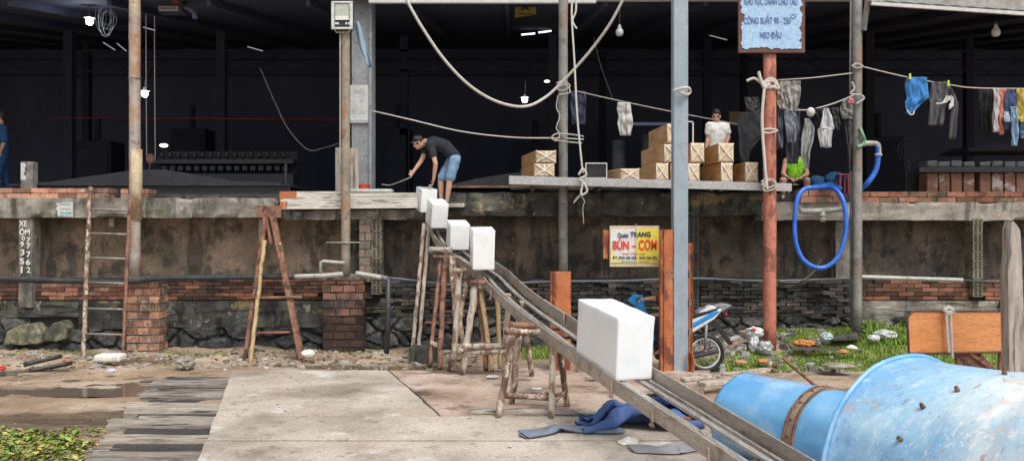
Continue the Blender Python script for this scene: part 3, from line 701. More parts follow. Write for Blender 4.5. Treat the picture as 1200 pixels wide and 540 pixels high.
tag(part('leaning_board', 'oldwood_v', None, (X(404, 16.2), X(420, 16.2), 16.22, 16.26, Z(224, 16.2), Z(173.5, 16.2)), bevel=.005), 'wider right grey upright board in front of the steel column', 'board', 'upright boards by the floodlight pole')
# torn blue cloth strip on the column
b = MB(); a0 = W(416, 26, 15.9); a1 = W(434, 80, 15.9)
b.grid(lambda u, v: a0.lerp(a1, v)+Vector(((u-.5)*.14*(1-.45*v), .05*math.sin(u*6+v*5), .04*math.sin(v*9))), 6, 20)
tag(b.build('cloth_strip', cloth((.3, .42, .55)), solid=.006, fixn=False), 'torn pale blue cloth strip hanging beside the floodlight', 'cloth strip')
# red pot
b = MB(); c = W(426, 222, 16.35); c.z = 3.0
prof = [(.0, 0), (.085, 0), (.1, .02), (.115, .14), (.125, .15), (.115, .15), (.1, .03), (0, .03)]
b.grid(lambda u, v: (c.x+prof[int(round(v*7))][0]*math.cos(2*math.pi*u), c.y+prof[int(round(v*7))][0]*math.sin(2*math.pi*u), 3.03+prof[int(round(v*7))][1]), 20, 7)
tag(b.build('pot', plain('potred', (.7, .08, .05), .4), merge=True), 'small red plastic pot standing at the foot of the steel column', 'pot')

# standing water in the low spots of the dirt road
b = MB(); b.grid(lambda u, v: (-12+7.3*u, 11.9+2.3*v, -.014), 10, 4, False)
M['water'] = mat('muddy puddle water', [(.14, .105, .08)], rough=.1, rvar=.02, bump=.03, grit=0, spec=.6)
tag(b.build('puddle', M['water'], org=Vector((0, 0, 0)), fixn=False), kind='structure')
# ================================================================== poles
def pole(pts, wpx, Y, m, label, name='pole', n=14, group=None, seed=0):
    b = MB(); r = wpx*Y/2000
    P = []
    for i in range(len(pts)-1):
        p, q = W(*pts[i], Y), W(*pts[i+1], Y)
        for k in range(12): P.append(p.lerp(q, k/12))
    P.append(W(*pts[-1], Y))
    b.tube(P, r, n, wob=.05, seed=seed)
    o = b.build(name, m)
    return tag(o, label, 'pole', group)
p1 = pole([(158, -25), (158, 328)], 13, 15.9, M['rustpole'], 'rusty ochre stained pole standing on the orange brick pier', seed=1)
b = MB(); b.tube([W(159.5, 175, 15.9), W(159.5, 258, 15.9)], 6.9*.0159, 14, wob=.04); b.build('stained_sleeve', M['ochrepole'], p1)
b = MB(); b.tube([W(151, 91, 15.9)+Vector((0, -.03, 0)), W(158, 92, 15.8)+Vector((0, -.06, 0)), W(165, 92, 15.9)], .012, 6); b.build('wire_band', M['ropedark'], p1)
fp = thing('floodlight_pole', tuple(W(405, 322, 15.7)), 'tan stained pole with a white framed floodlight on top', 'floodlight pole')
b = MB(); b.tube([W(405, 34+i*24, 15.7) for i in range(13)], .083, 14, wob=.06, seed=3); b.build('pole', M['tanpole'], fp)
b = MB(); b.tube([W(398.5, 36+i*24, 15.62) for i in range(8)], .012, 6); b.build('cable', M['ropegrey'], fp)
def flood():
    Y = 15.55
    hd = MB(); a, c = W(389, 35, Y), W(413, 2, Y)
    hd.box(a.x, c.x, Y, Y+.16, a.z, c.z); h = hd.build('lamp_head', M['black'], fp, bevel=.03)
    f = MB(); t = .04
    for x0, x1, z0, z1 in ((a.x, c.x, c.z-t, c.z), (a.x, c.x, a.z, a.z+t), (a.x, a.x+t, a.z+t, c.z-t), (c.x-t, c.x, a.z+t, c.z-t)): f.box(x0-.01, x1+.01, Y-.03, Y-.003, z0, z1)
    f.build('lamp_frame', M['gutter'], h, bevel=.01)
    g1 = MB(); p, q = W(393, 23, Y), W(409, 5, Y); g1.box(p.x, q.x, Y-.012, Y-.004, p.z, q.z); g1.build('lamp_glass', plain('glassy', (.5, .54, .46), .15), h)
    g1 = MB(); p, q = W(393, 24, Y), W(409, 19.5, Y); g1.box(p.x, q.x, Y-.02, Y-.013, p.z, q.z); g1.build('reflector_strip', plain('refl', (.8, .8, .78), .2), h)
    g1 = MB()
    for u in (393, 395.5, 405, 408): 
        p, q = W(u, 29, Y), W(u+1.8, 26.5, Y); g1.box(p.x, q.x, Y-.009, Y-.002, p.z, q.z)
    g1.build('maker_mark', plain('refl', (.8, .8, .78), .2), h)
    y = MB(); y.tube([W(392, 34, Y), W(394, 38, Y+.08), W(408, 38, Y+.08), W(411, 34, Y)], .014, 6); y.build('yoke', M['gutter'], fp)
flood()
pole([(660, -25), (660, 322)], 11, 15.75, M['greypole'], 'dark rusty pole standing behind the short orange post', seed=5)
p5 = pole([(1004, -25), (1004, 388)], 12, 15.5, M['greypole'], 'tall grey green pole with a short brace, right of the blue hose loop', seed=8)
b = MB(); b.bar(W(1017, 0, 15.45), W(1012, 36, 15.4), .07, .07); b.build('brace', M['greypole'], p5)
b = MB(); b.tube([W(997, -10, 15.45), W(996, 90, 15.45), W(997, 380, 15.45)], .014, 6, wob=.2); b.build('cable', M['ropedark'], p5)
# grey square post in front
b = MB(); a, c = W(789.5, 441, 13.3), W(806.5, -30, 13.3); b.box(a.x, c.x, 13.3, 13.52, 0.0, c.z)
gp = b.build('square_post', M['bluegrey'], bevel=.008); tag(gp, 'tall blue grey square steel post in front of the stacked boxes', 'post')
b = MB()
for yy in (325, 358, 392): p = W(787, yy, 13.3); b.box(p.x, p.x+.03, 13.28, 13.36, p.z, p.z+.1)
for yy in (325, 358, 392): p = W(807, yy, 13.3); b.box(p.x, p.x+.04, 13.28, 13.36, p.z, p.z+.1)
b.build('lug', M['rust'], gp)
b = MB(); b.tube(spline([W(789, 107, 13.25), W(797, 104, 13.2), W(806, 103, 13.2), W(809, 107, 13.3), W(805, 111, 13.25), W(797, 108, 13.2)]), .022, 8)
tag(b.build('rope_loop', M['rope']), 'short white rope knot looped round the blue grey square post', 'rope')
# red pole and the blue sign on it
rp = pole([(902, 62), (902, 408)], 15, 15.1, M['redpole'], 'thick red rusty pole carrying the pale blue harbour sign', n=18, seed=11)
sg = thing('notice_board', tuple(W(904, 62, 15.0)), 'flaking pale blue notice board with dark lettering on the red pole', 'sign')
Ys = 14.95
def pb(name, m, parent, px0, px1, py0, py1, Y, dep, bevel=0):
    b = MB(); a, c = W(px0, py1, Y), W(px1, py0, Y); b.box(a.x, c.x, Y, Y+dep, a.z, c.z); return b.build(name, m, parent, bevel=bevel)
back = pb('sign_frame', M['rustframe'], sg, 865.5, 943.5, -14, 62, Ys, .06, .008)
b = MB()
pts = []
random.seed(3)
for i in range(24): pts.append((868+random.uniform(-.4, 2.2)+ (3 if 9 < i < 13 else 0), -12+i*3.0))
bot = [(868+i*3, 57.5+random.uniform(-1.2, 1.2)-(2 if 3 < i < 12 else 0)) for i in range(24)]
rt = [(941-random.uniform(0, 2.4)-(3 if i in (7, 8, 15, 16, 3) else 0), 57-i*3.0) for i in range(24)]
po = [W(x, y, Ys) for x, y in pts+bot+rt]
b.poly([(p.x, p.z) for p in po], Ys-.01, Ys-.003); fcp = b.build('painted_face', M['boardblue'], sg)
mt = plain('signink', (.1, .17, .38), .7)
for s, x_, y_, h_, w_ in (('KHU VỰC DÀNH CHO TÀU', 903.5, 2.5, 12, 62), ('CÔNG SUẤT 90 - 250', 899, 22.5, 12.5, 55), ('CV', 930.5, 19.5, 5.5, 7), ('NEO ĐẬU', 903, 41.5, 12, 25)):
    text(s, x_, y_, h_, w_, Ys-.01, mt, sg, bold=.012, dy=.006)
# ================================================================== orange posts and eatery sign
def channel(px0, px1, py0, py1, Y, label, dep=.14):
    a, c = W(px0, py1, Y), W(px1, py0, Y); b = MB()
    b.box(a.x, c.x, Y, Y+.012, a.z, c.z); b.box(a.x, a.x+.014, Y+.0125, Y+dep, a.z, c.z); b.box(c.x-.014, c.x, Y+.0125, Y+dep, a.z, c.z)
    b.box(a.x+.05, a.x+.06, Y-.03, Y-.0005, a.z, c.z)
    o = b.build('steel_post', M['orange'], bevel=.003); return tag(o, label, 'post', 'orange steel posts')
channel(645, 669, 318, 434, 13.9, 'short wide orange rusty post left of the big ice block')
op = channel(774, 788.6, 269, 441, 13.25, 'tall narrow orange rusty post beside the eatery sign')
o3 = channel(806.8, 811, 285, 436, 13.75, 'thin orange rusty post just right of the square grey post', .1)
b = MB(); b.grid(lambda u, v: W(806+8*u*(1-.6*abs(v-.4)), 436-24*v, 13.2)+Vector((0, .05*math.sin(u*5), 0)), 6, 8); b.build('bent_flap', M['orange'], o3, solid=.01)
pl = pb('orange_plate', M['orange'], None, 707, 789, 269.5, 303, 13.62, .02, .003); tag(pl, 'orange rusty cross plate behind the eatery sign', 'plate')
es = thing('eatery_sign', tuple(W(744, 313, 13.55)), 'white and yellow sign with red BÚN - CƠM lettering', 'sign')
Ye = 13.56
pb('sign_board', plain('signwood', (.62, .5, .33), .7), es, 714.5, 772.5, 264.5, 312.5, Ye, .03, .004)
pb('white_half', plain('signwhite', (.72, .72, .68), .5), es, 715.5, 745, 268, 308, Ye-.006, .005)
pb('yellow_half', plain('signyellow', (.78, .66, .08), .5), es, 745.05, 772, 268, 308, Ye-.006, .005)
b = MB(); q = [W(715.6, 291, Ye), W(722, 301, Ye), W(733, 306, Ye), W(745, 307.8, Ye), W(715.6, 307.8, Ye)]; b.poly([(p.x, p.z) for p in q], Ye-.01, Ye-.007); b.build('yellow_corner', plain('signyellow2', (.75, .7, .25), .5), es)
navy = plain('signnavy', (.03, .035, .12), .6); red = plain('signred', (.75, .06, .05), .5); blu = plain('signblue', (.05, .2, .4), .6)
for s, x_, y_, h_, w_, m_, bd in (('Quán', 730, 276, 6.5, 12.5, navy, .02), ('TRANG', 750.5, 274.5, 5.8, 24, navy, .035), ('BÚN', 727.5, 286, 13, 19, red, .03), ('-', 743, 288.5, 1.8, 4, red, .03), ('CƠM', 759, 286.3, 13, 21.5, red, .03),
                        ('SHIP TẬN NƠI', 743, 297, 2.6, 26, red, .01), ('ĐT: 0935 405 058 - 0352 046 692', 744, 301.8, 3.2, 52, navy, .02), ('CHỢ NHÀ LỒNG 1 - THÀNH PHỐ', 744, 306, 2.2, 32, blu, .01)):
    text(s, x_, y_, h_, w_, Ye-.01, m_, es, bold=bd, dy=.006)
b = MB(); b.tube([W(745.5, 262, Ye-.03), W(745.6, 314, Ye-.03)], .004, 6); b.build('tie_wire', M['ropegrey'], es)

# ================================================================== ice chute
cl = [(-1.60, 16.0, 2.66), (-1.42, 15.4, 2.24), (-1.12, 14.9, 1.97), (-.56, 14.0, 1.63), (-.356, 13.2, 1.48), (0, 11.9, 1.265), (.52, 10.0, 1.04), (.972, 8.6, .847), (1.314, 7.55, .722), (1.70, 6.55, .564), (1.96, 5.9, .46)]
C_ = spline(cl, 10)
def chpt(s, off=0, up=0):
    """point along the chute's left board top: s=0..1, off metres to the right, up metres"""
    t = s*(len(C_)-1); i = min(int(t), len(C_)-2); p = C_[i].lerp(C_[i+1], t-i)
    d = (C_[min(i+7, len(C_)-1)]-C_[max(i-6, 0)]); dd = Vector((d.x, d.y, 0)).normalized()
    r = Vector((-dd.y, dd.x, 0))
    return p+r*off+Vector((0, 0, up))
WC = .43
ch = thing('ice_chute', (0.3, 11, 0), 'long steel slide with side boards carrying ice blocks down from the dock', 'chute')
def strip(name, off, w, h, up, s0, s1, m, n=60, th=0):
    b = MB(); b0 = 0
    rows = []
    for i in range(n+1):
        s = s0+(s1-s0)*i/n
        a = chpt(s, off, up); c = chpt(s, off+w, up)
        rows.append([a, c, c+Vector((0, 0, h)), a+Vector((0, 0, h))])
    for r in rows: b.v += r
    for i in range(n):
        for k in range(4): b.face((i*4+k, i*4+(k+1) % 4, (i+1)*4+(k+1) % 4, (i+1)*4+k))
    b.face((0, 1, 2, 3)); b.face((n*4+3, n*4+2, n*4+1, n*4))
    return b.build(name, m, ch, bevel=.003)
strip('side_board', 0, .018, .15, -.15, .0, .93, M['chute'])
strip('side_board', WC, .018, .16, -.08, .2, .55, M['chute'])
strip('side_board', WC+.03, .02, .2, -.13, .5, .97, M['chute'])
strip('runner', .09, .06, .03, -.075, 0, 1, M['chute_in'])
strip('runner', WC-.14, .06, .03, -.075, 0, 1, M['chute_in'])
strip('runner', WC-.04, .035, .05, -.09, .6, 1, M['chute_in'])
strip('lower_board', -.015, .015, .17, -.24, .9, 1, M['chute'])
for i in [q for q in range(44) if q < 27 or q in (29, 32, 35, 39, 42)]:
    s = .02+.96*i/43; b = MB(); a = chpt(s, .02, -.1); c = chpt(s, WC-.002, -.1)
    b.bar(a, c, .045, .03); b.build('rung', M['rung'] if i < 34 else M['rust'], ch)
for s in (.42, .52, .645, .71, .79, .87):
    b = MB(); a = chpt(s, -.02, -.17); d = (chpt(s+.01, 0, 0)-chpt(s, 0, 0)).normalized()
    b.hexa([a-Vector((.02, .0, 0)), a+d*.015-Vector((.02, 0, 0)), a+d*.015, a, a-Vector((.02, 0, -.13)), a+d*.015-Vector((.02, 0, -.13)), a+d*.015+Vector((0, 0, .13)), a+Vector((0, 0, .13))])
    b.bar(a+Vector((-.02, 0, 0)), a+d*.05+Vector((-.02, 0, 0)), .03, .02)
    b.build('bracket', M['band'], ch)
# timber prop lying under the chute's end
b = MB(); a = chpt(.93, -.05, -.3); b.box(a.x, a.x+.6, a.y, a.y+.08, ZD, a.z+.06); b.build('end_support', M['rust'], ch)

# ice blocks
def ice(c, yaw, pitch, w, l, h, label, seed):
    """block standing with its near end's bottom left corner at c"""
    b = MB(); Rm = Matrix.Rotation(yaw, 3, 'Z') @ Matrix.Rotation(pitch, 3, 'X')
    n = 10
    def shell(p):
        q = Vector((p[0]*w, p[1]*l, p[2]*h)); nn = noise.noise_vector(q*4+Vector((seed, 0, 0)))
        # rounded box, slight melt
        r = .012
        cc = Vector((min(max(q.x, r), w-r), min(max(q.y, r), l-r), min(max(q.z, r), h-r)))
        d = q-cc
        if d.length > 1e-6: q = cc+d.normalized()*min(r, d.length) if d.length > r else q
        t = .97+.03*p[2]
        q.x = (q.x-w/2)*t+w/2
        return Vector(c)+Rm @ (q+nn*.007)
    for ax in range(3):
        for sd in (0, 1):
            def f(u, v, ax=ax, sd=sd):
                u = .5-.5*math.cos(math.pi*u); v = .5-.5*math.cos(math.pi*v)
                p = [0, 0, 0]; p[ax] = sd; p[(ax+1) % 3] = u; p[(ax+2) % 3] = v; return shell(p)
            b.grid(f, 14, 14)
    o = b.build('ice_block', M['ice'], merge=True)
    return tag(o, label, 'ice block', 'ice blocks sliding down the chute')
def yawof(s):
    d = chpt(s+.02)-chpt(s); return math.atan2(-d.x, d.y)+math.pi, d
# big near block
ice((1.03, 8.5, .80), R(18.5), R(6), .41, 1.03, .64, 'biggest ice block, nearest the camera on the lower chute', 1)
def onch(px, Y, pyb, yaw, pitch, w, l, h, lab, sd):
    p = W(px, pyb, Y); ice(tuple(p), R(yaw), R(pitch), w, l, h, lab, sd)
onch(553.5, 13.6, 316.5, 8, 7, .36, .5, .64, 'second nearest ice block, standing in front of three smaller ones', 2)
onch(527, 14.7, 293, 14, 12, .34, .42, .45, 'third ice block from the camera, halfway down the steep bend', 3)
onch(505, 15.25, 267.5, 20, 16, .3, .4, .45, 'fourth ice block, tipping over the steep top of the chute', 4)
onch(493, 15.7, 249, 22, 10, .3, .4, .43, 'farthest ice block, under the bent man\'s hand at the dock edge', 5)

# ================================================================== trestles
def polebar(b, p, q, r, seed, taper=.85, n=9):
    L = (Vector(q)-Vector(p)).length; k = max(3, int(L/.12))
    b.tube(jit(p, q, k, .02, seed), [r*(1-(1-taper)*i/k) for i in range(k+1)], n, wob=.22, seed=seed)
def trestle(label, legs, bars, name='trestle', group='log trestles under the chute'):
    """legs/bars: (px,py,Y, px,py,Y, radius, material)"""
    xs_ = W(legs[0][3], legs[0][4], legs[0][5])
    t = thing(name, (xs_.x, xs_.y, ZD), label, 'trestle', group)
    for i, (a, b_, c, d, e, f, r, m) in enumerate(legs):
        b = MB(); polebar(b, W(a, b_, c), W(d, e, f), r*.82, i*3+a); b.build('leg', M[m], t)
    for i, (a, b_, c, d, e, f, r, m) in enumerate(bars):
        b = MB(); polebar(b, W(a, b_, c), W(d, e, f), r*.85, i*5+a+1); b.build('crossbar', M[m], t)
    return t
trestle('nearest log trestle with peeling bark legs under the middle of the chute',
        [(602, 384, 10.2, 584, 489, 9.95, .055, 'bark'), (608, 386, 10.5, 600, 473, 10.75, .055, 'bark'), (648, 408, 10.15, 646, 492, 9.9, .05, 'bark_w'), (654, 398, 10.2, 665, 477, 10.6, .052, 'bark')],
        [(591, 388, 10.05, 633, 389, 10.02, .05, 'bark'), (597, 381, 10.35, 628, 382, 10.3, .055, 'rust'), (592, 463, 10.15, 643, 466, 10.05, .045, 'bark'), (645, 478, 10.0, 661, 459, 10.45, .025, 'bark'), (600, 462, 10.7, 662, 462, 10.5, .04, 'bark')])
trestle('pale log trestle just left of the nearest one, with two long lashed crossbars',
        [(557, 333, 13.0, 542, 438, 12.95, .07, 'bark_w'), (538, 320, 13.5, 531, 434, 13.2, .06, 'bark_w'), (612, 352, 12.4, 623, 440, 12.8, .055, 'bark'), (596, 345, 12.6, 590, 436, 13.0, .055, 'bark_w')],
        [(536, 406, 12.95, 592, 405, 12.8, .06, 'bark_w'), (541, 413, 13.0, 592, 412, 12.75, .05, 'bark_w'), (527, 424, 13.3, 541, 408, 12.9, .06, 'bark_w'), (550, 331, 12.95, 570, 331, 12.9, .05, 'rust'), (531, 317, 13.4, 546, 317, 13.4, .05, 'bark')])
trestle('log trestle with one yellow stripped leg, behind the pale one',
        [(563, 337, 13.9, 577, 434, 13.2, .05, 'bark_y'), (561, 345, 14.1, 570, 433, 13.3, .06, 'rust'), (583, 343, 13.5, 586, 432, 13.25, .045, 'bark_y'), (548, 322, 14.2, 527, 433, 13.3, .055, 'bark')],
        [(552, 333, 13.95, 588, 345, 13.5, .04, 'bark'), (560, 369, 13.9, 573, 371, 13.9, .02, 'rust')])
trestle('rusty pipe trestle nearest the dock wall under the top of the chute',
        [(517, 300, 14.6, 503, 430, 13.5, .045, 'rust'), (522, 300, 14.5, 515, 432, 13.4, .06, 'rust'), (531, 303, 14.3, 545, 425, 13.4, .05, 'bark'), (528, 300, 14.2, 533, 380, 13.9, .04, 'bark')],
        [(504, 293, 14.7, 529, 293, 14.6, .075, 'oldwood'), (508, 301, 14.55, 536, 302, 14.5, .04, 'rust'), (498, 378, 14.1, 530, 378, 14.0, .03, 'rust'), (506, 402, 13.7, 512, 404, 13.6, .05, 'bark')])
for a, c, lb in ((497, 483, 'left of two thin pale poles leaning against the dock left of the chute'), (503, 490, 'right of two thin pale poles leaning against the dock left of the chute')):
    b = MB(); polebar(b, W(a, 262, 15.8), W(c, 414, 15.0), .038, a); tag(b.build('leaning_pole', M['bark_w']), lb, 'pole', 'thin poles leaning by the chute')
b = MB(); b.box(X(480, 14.8), X(512, 14.8), 14.7, 15.1, .0, .28, j=.02); tag(b.build('concrete_block', M['beamdark'], bevel=.02), 'dark green concrete block at the foot of the leaning thin poles', 'block')
b = MB(); polebar(b, W(549, 484, 10.2), W(718, 482, 10.05), .055, 5, .95); tag(b.build('log', M['oldwood']), 'long grey log lying on the slabs behind the nearest trestle', 'log')

# ================================================================== ladders
ld = thing('ladder', tuple(W(122, 420, 15)), 'tall thin rusty ladder leaning on the dock beside the orange brick pier', 'ladder')
A0, A1 = W(105.5, 219, 15.9), W(97.5, 420, 15.2); B0, B1 = W(152, 236, 15.75), W(144, 419, 15.1)
b = MB(); polebar(b, A0, A1, .04, 3, 1); b.build('rail', M['bark'], ld)
b = MB(); polebar(b, B0, B1, .03, 4, 1); b.build('rail', M['rust'], ld)
for yy in (246, 275, 304, 333, 363, 392):
    ta = (yy-219)/201; tb = (yy-236+1)/183
    b = MB(); b.tube([A0.lerp(A1, ta), B0.lerp(B1, max(tb, 0))], .02, 7); b.build('rung', M['greypole'], ld)
al = thing('a_frame_ladder', tuple(W(322, 425, 15)), 'rusty A frame steel stand leaning on the dock with two crossbars', 'ladder')
pb('top_plate', M['rust'], al, 301, 329, 241, 255, 15.75, .03, .004)
b = MB(); polebar(b, W(311, 255, 15.75), W(287, 420, 15.1), .05, 1); b.build('leg', M['rust'], al)
b = MB(); polebar(b, W(310, 282, 15.6), W(293, 428, 14.8), .04, 2); b.build('leg', M['bark_y'], al)
b = MB(); b.bar(W(320, 254, 15.75), W(354, 420, 15.1), .1, .08, up=(0, 1, 0)); b.build('leg', M['rust'], al)
b = MB(); polebar(b, W(328, 285, 15.6), W(350, 418, 15.3), .04, 4); b.build('leg', M['bark'], al)
for x0, x1, yy in ((291, 354, 348), (298, 348, 389)):
    b = MB(); b.tube([W(x0, yy+1, 15.3), W(x1, yy, 15.3)], .024, 7); b.build('crossbar', M['rust'], al)
b = MB(); b.bar(W(312, 256, 15.7), W(318, 285, 15.7), .05, .04, up=(0, 1, 0)); b.bar(W(322, 256, 15.7), W(327, 295, 15.7), .05, .04, up=(0, 1, 0)); b.build('strut', M['rust'], al)
pb('pipe_stub', M['pvc'], dk, 303, 307.5, 256, 292, 16.3, .08, .02); pb('pipe_stub', M['pvc'], dk, 127, 133, 255, 266, 16.4, .08, .02)

# ================================================================== pipes, hose
def pipe(pts, r, m, label, Y=15.95, name='pipe', cat='pipe', n=8, sp=True):
    b = MB(); P = [W(p[0], p[1], p[2] if len(p) > 2 else Y) for p in pts]
    b.tube(spline(P, 6) if sp else P, r, n); return tag(b.build(name, M[m]), label, cat)
pipe([(-20, 325), (60, 328), (140, 330), (187, 326), (260, 325), (345, 324)], .05, 'pvcdark', 'long dark plastic pipe running along the left ledge of the dock', 15.68)
pipe([(-20, 328.5), (110, 331), (160, 330)], .03, 'pvcdark', 'thin dark pipe just below the long dark pipe at left', 15.72)
pp = pipe([(345, 324), (378, 323), (402, 321)], .045, 'pvc', 'white pvc pipe branch on the sooty brick pier', 15.6)
b = MB(); b.tube([W(376, 322, 15.6), W(376, 307, 15.6), W(379, 306, 15.6), W(404, 308, 15.6)], .03, 8); b.build('elbow_pipe', M['pvc'], pp)
b = MB(); b.tube([W(382, 284, 15.6), W(422, 284, 15.6)], .01, 6); tag(b.build('wire', M['ropegrey']), 'short thin wire tied across the floodlight pole', 'wire')
pipe([(417, 320), (435, 323), (447, 325)], .045, 'pvc', 'short white pvc pipe right of the floodlight pole foot', 15.6)
dp = pipe([(447, 325), (455, 327)], .05, 'pvcgrey', 'grey drain pipe dropping from the ledge to the ground', 15.7)
b = MB(); b.tube([W(455, 325, 15.7), W(455, 372, 15.7), W(453, 415, 15.7)], .05, 10); b.build('down_pipe', M['pvcdark'], dp)
pipe([(440, 324), (490, 329), (520, 333), (560, 334), (640, 330), (730, 329), (810, 326), (900, 329), (1000, 326)], .022, 'pvcgrey', 'long thin cable sagging along the middle of the dock wall', 15.95, 'cable', 'cable')
pipe([(1000, 324), (1060, 326), (1128, 328)], .04, 'pvc', 'dirty white pipe along the ledge at right', 15.9)
pipe([(1128, 328), (1180, 331), (1300, 332)], .02, 'pvcdark', 'thin dark cable along the ledge at far right', 15.9, 'cable', 'cable')
pipe([(905, 327), (930, 331), (950, 322), (962, 305)], .012, 'ropedark', 'thin black wire curling below the blue hose', 15.9, 'wire', 'wire')
# white pipe with fitting
wp = pipe([(937, 247), (960, 247), (990, 244.5)], .05, 'pvc', 'white pipe with tap on the beam inside the blue hose loop', 15.75)
b = MB(); b.tube([W(964, 247, 15.75), W(964, 260, 15.75)], .045, 10); b.tube([W(964, 251, 15.75), W(964, 253.5, 15.75)], .065, 10); b.tube([W(964, 256, 15.75), W(964, 258, 15.75)], .06, 10); b.build('tap', M['pvc'], wp)
# blue hose loop
pts = [(985, 221, 16.1), (972, 218.5, 15.8), (955, 219.5, 15.4), (942, 222, 15.35), (934, 234, 15.3), (931, 262, 15.3), (933, 286, 15.3), (941, 304, 15.3), (955, 313, 15.3), (968, 312.5, 15.3), (981, 302, 15.3), (989, 282, 15.3), (991.5, 258, 15.3), (988, 235, 15.35), (979, 222, 15.5), (968, 219, 15.8), (958, 218.5, 16.1)]
b = MB(); b.tube(spline([W(*p) for p in pts], 8), .042, 12); tag(b.build('hose', M['hose']), 'bright blue hose hanging in a big oval loop over the dock edge', 'hose')
b = MB(); b.tube(spline([W(*p) for p in [(1029, 172, 15.9), (1029, 184, 15.9), (1026, 200, 15.9), (1017, 214, 15.9), (1008, 222, 16.1)]], 8), .05, 12)
h2 = tag(b.build('hose', M['hose']), 'short blue hose dropping from a white elbow right of the grey pole', 'hose')
b = MB(); b.tube(spline([W(*p) for p in [(1011, 168, 15.9), (1022, 168, 15.9), (1028, 169, 15.9), (1029.5, 174, 15.9), (1029.5, 181, 15.9)]], 5), .05, 12); b.tube([W(1029.3, 180, 15.9), W(1029.3, 183, 15.9)], .07, 12); b.tube([W(1011, 168, 15.9), W(1013, 168, 15.9)], .07, 12); b.build('elbow', M['pvc'], h2)
b = MB(); b.tube(spline([W(1008, 150, 15.4), W(1011, 158, 15.35), W(1013, 164, 15.4), W(1010, 170, 15.4), W(1004, 172, 15.35)], 5), .03, 7); tag(b.build('twine', plain('twine', (.22, .4, .25), .9)), 'green twine tied round the grey pole by the white elbow', 'twine')

# ================================================================== ropes
def rope(pts, r, m, label, Y=15.4, name='rope'):
    b = MB(); b.tube(spline([W(p[0], p[1], p[2] if len(p) > 2 else Y) for p in pts], 10), r, 7); return tag(b.build(name, M[m]), label, 'rope')
r1 = rope([(470, -12, 14.5), (492, 28, 14.6), (520, 69, 14.8), (550, 100, 15), (582, 119, 15.2), (614, 125, 15.3), (638, 115, 15.5), (660, 95, 15.5), (690, 62, 15.3), (715, 28, 15), (734, -8, 14.8)], .026, 'rope', 'thick white rope drooping in a wide curve from the roof', name='thick_rope')
rope([(436, 130, 16.3), (480, 140), (540, 154), (600, 161), (655, 162), (684, 163.5)], .012, 'rope', 'thin pale rope sagging above the bent man', 15.7)
rope([(684, 160, 15.5), (672, 158), (652, 157), (647, 163), (662, 166), (682, 168)], .014, 'ropegrey', 'loose rope ends knotted round the dark pole above the left boxes', 15.6)
rope([(652, 98), (660, 95), (668, 101), (660, 106), (653, 104), (662, 99), (668, 108), (655, 111)], .012, 'rope', 'rope lashing wound round the dark pole', 15.62)
rope([(654, 112), (652, 126), (656, 136), (652, 150), (656, 158), (650, 166)], .012, 'ropegrey', 'thin cord dangling beside the dark pole', 15.6)
rope([(671, -10, 15.3), (670, 20), (673, 70), (676, 130), (680, 175), (683, 203)], .018, 'rope', 'straight white rope hanging from the roof to the metal shelf', 15.2)
rope([(674, -10), (675, 12), (671, 25), (676, 34)], .018, 'rope', 'short rope tail beside the straight hanging rope', 15.2)
rope([(678, 205), (683, 198), (687, 205), (679, 210), (684, 214), (688, 224), (681, 228), (683, 214)], .02, 'rope', 'knotted rope bunch on the edge of the metal shelf', 15.1, 'rope_knot')
rope([(683, 226), (676, 234), (672, 238), (679, 229), (685, 236), (683, 243), (684, 262)], .008, 'bluetw' if 'bluetw' in M else 'ropegrey', 'frayed bluish string dangling under the metal shelf', 15.1)
rope([(676, 107), (720, 117), (780, 129.5), (840, 141), (886, 150)], .01, 'ropegrey', 'clothesline passing behind the stacked boxes', 16.0, 'clothesline')
rope([(910, 94), (950, 91.5), (998, 86)], .01, 'rope', 'short upper clothesline from the red pole to the grey pole', 15.2, 'clothesline')
rope([(912, 127), (945, 129), (975, 122), (1000, 112)], .012, 'rope', 'short lower clothesline behind the hanging clothes', 15.3, 'clothesline')
rope([(1010, 78), (1060, 90), (1110, 99), (1150, 103.5), (1260, 104)], .011, 'rope', 'long clothesline from the grey pole to the right', 15.5, 'clothesline')
rope([(875, 95), (884, 92), (893, 97), (903, 92), (911, 98), (902, 103), (893, 99), (905, 95), (912, 104), (890, 96)], .024, 'rope', 'thick white rope knotted round the red pole under the blue board', 14.98, 'rope_knot')
rope([(889, 84), (891, 92), (896, 103), (902, 98)], .03, 'rope', 'rope tail sticking up from the knot on the red pole', 14.95, 'rope_tail')
rope([(896, 100), (893, 140), (896, 190), (899, 222)], .027, 'rope', 'pale rope running down beside the red pole to the shelf', 14.95)
rope([(893, 152), (902, 151), (911, 153), (902, 156), (893, 155)], .016, 'rope', 'thin rope ring around the middle of the red pole', 14.96)
rope([(892, 213), (900, 210), (909, 214), (902, 220), (893, 216), (905, 211), (908, 221), (895, 223), (898, 211)], .018, 'ropegrey', 'rope lashing the metal shelf end to the red pole', 14.95, 'rope_lashing')
rope([(998, 96), (1001, 104), (997, 110), (1009, 112), (1012, 116), (1003, 122)], .02, 'ropegrey', 'rope ends tied on the grey pole', 15.35, 'rope_knot')
rope([(998, 77), (1004, 80), (1011, 78), (1004, 75), (998, 78)], .018, 'ropegrey', 'rope turn around the upper grey pole', 15.38, 'rope_knot')
rope([(305, 80, 18), (320, 115, 18), (337, 150, 18), (360, 175, 18), (378, 174, 18), (398, 168, 17)], .014, 'ropedark', 'dark drooping wire inside the hall left of the column', 18, 'wire')
rope([(696, 45, 19), (705, 80, 19), (719, 118, 19)], .012, 'ropedark', 'thin slanting cord inside the hall above the shelf', 19, 'cord')
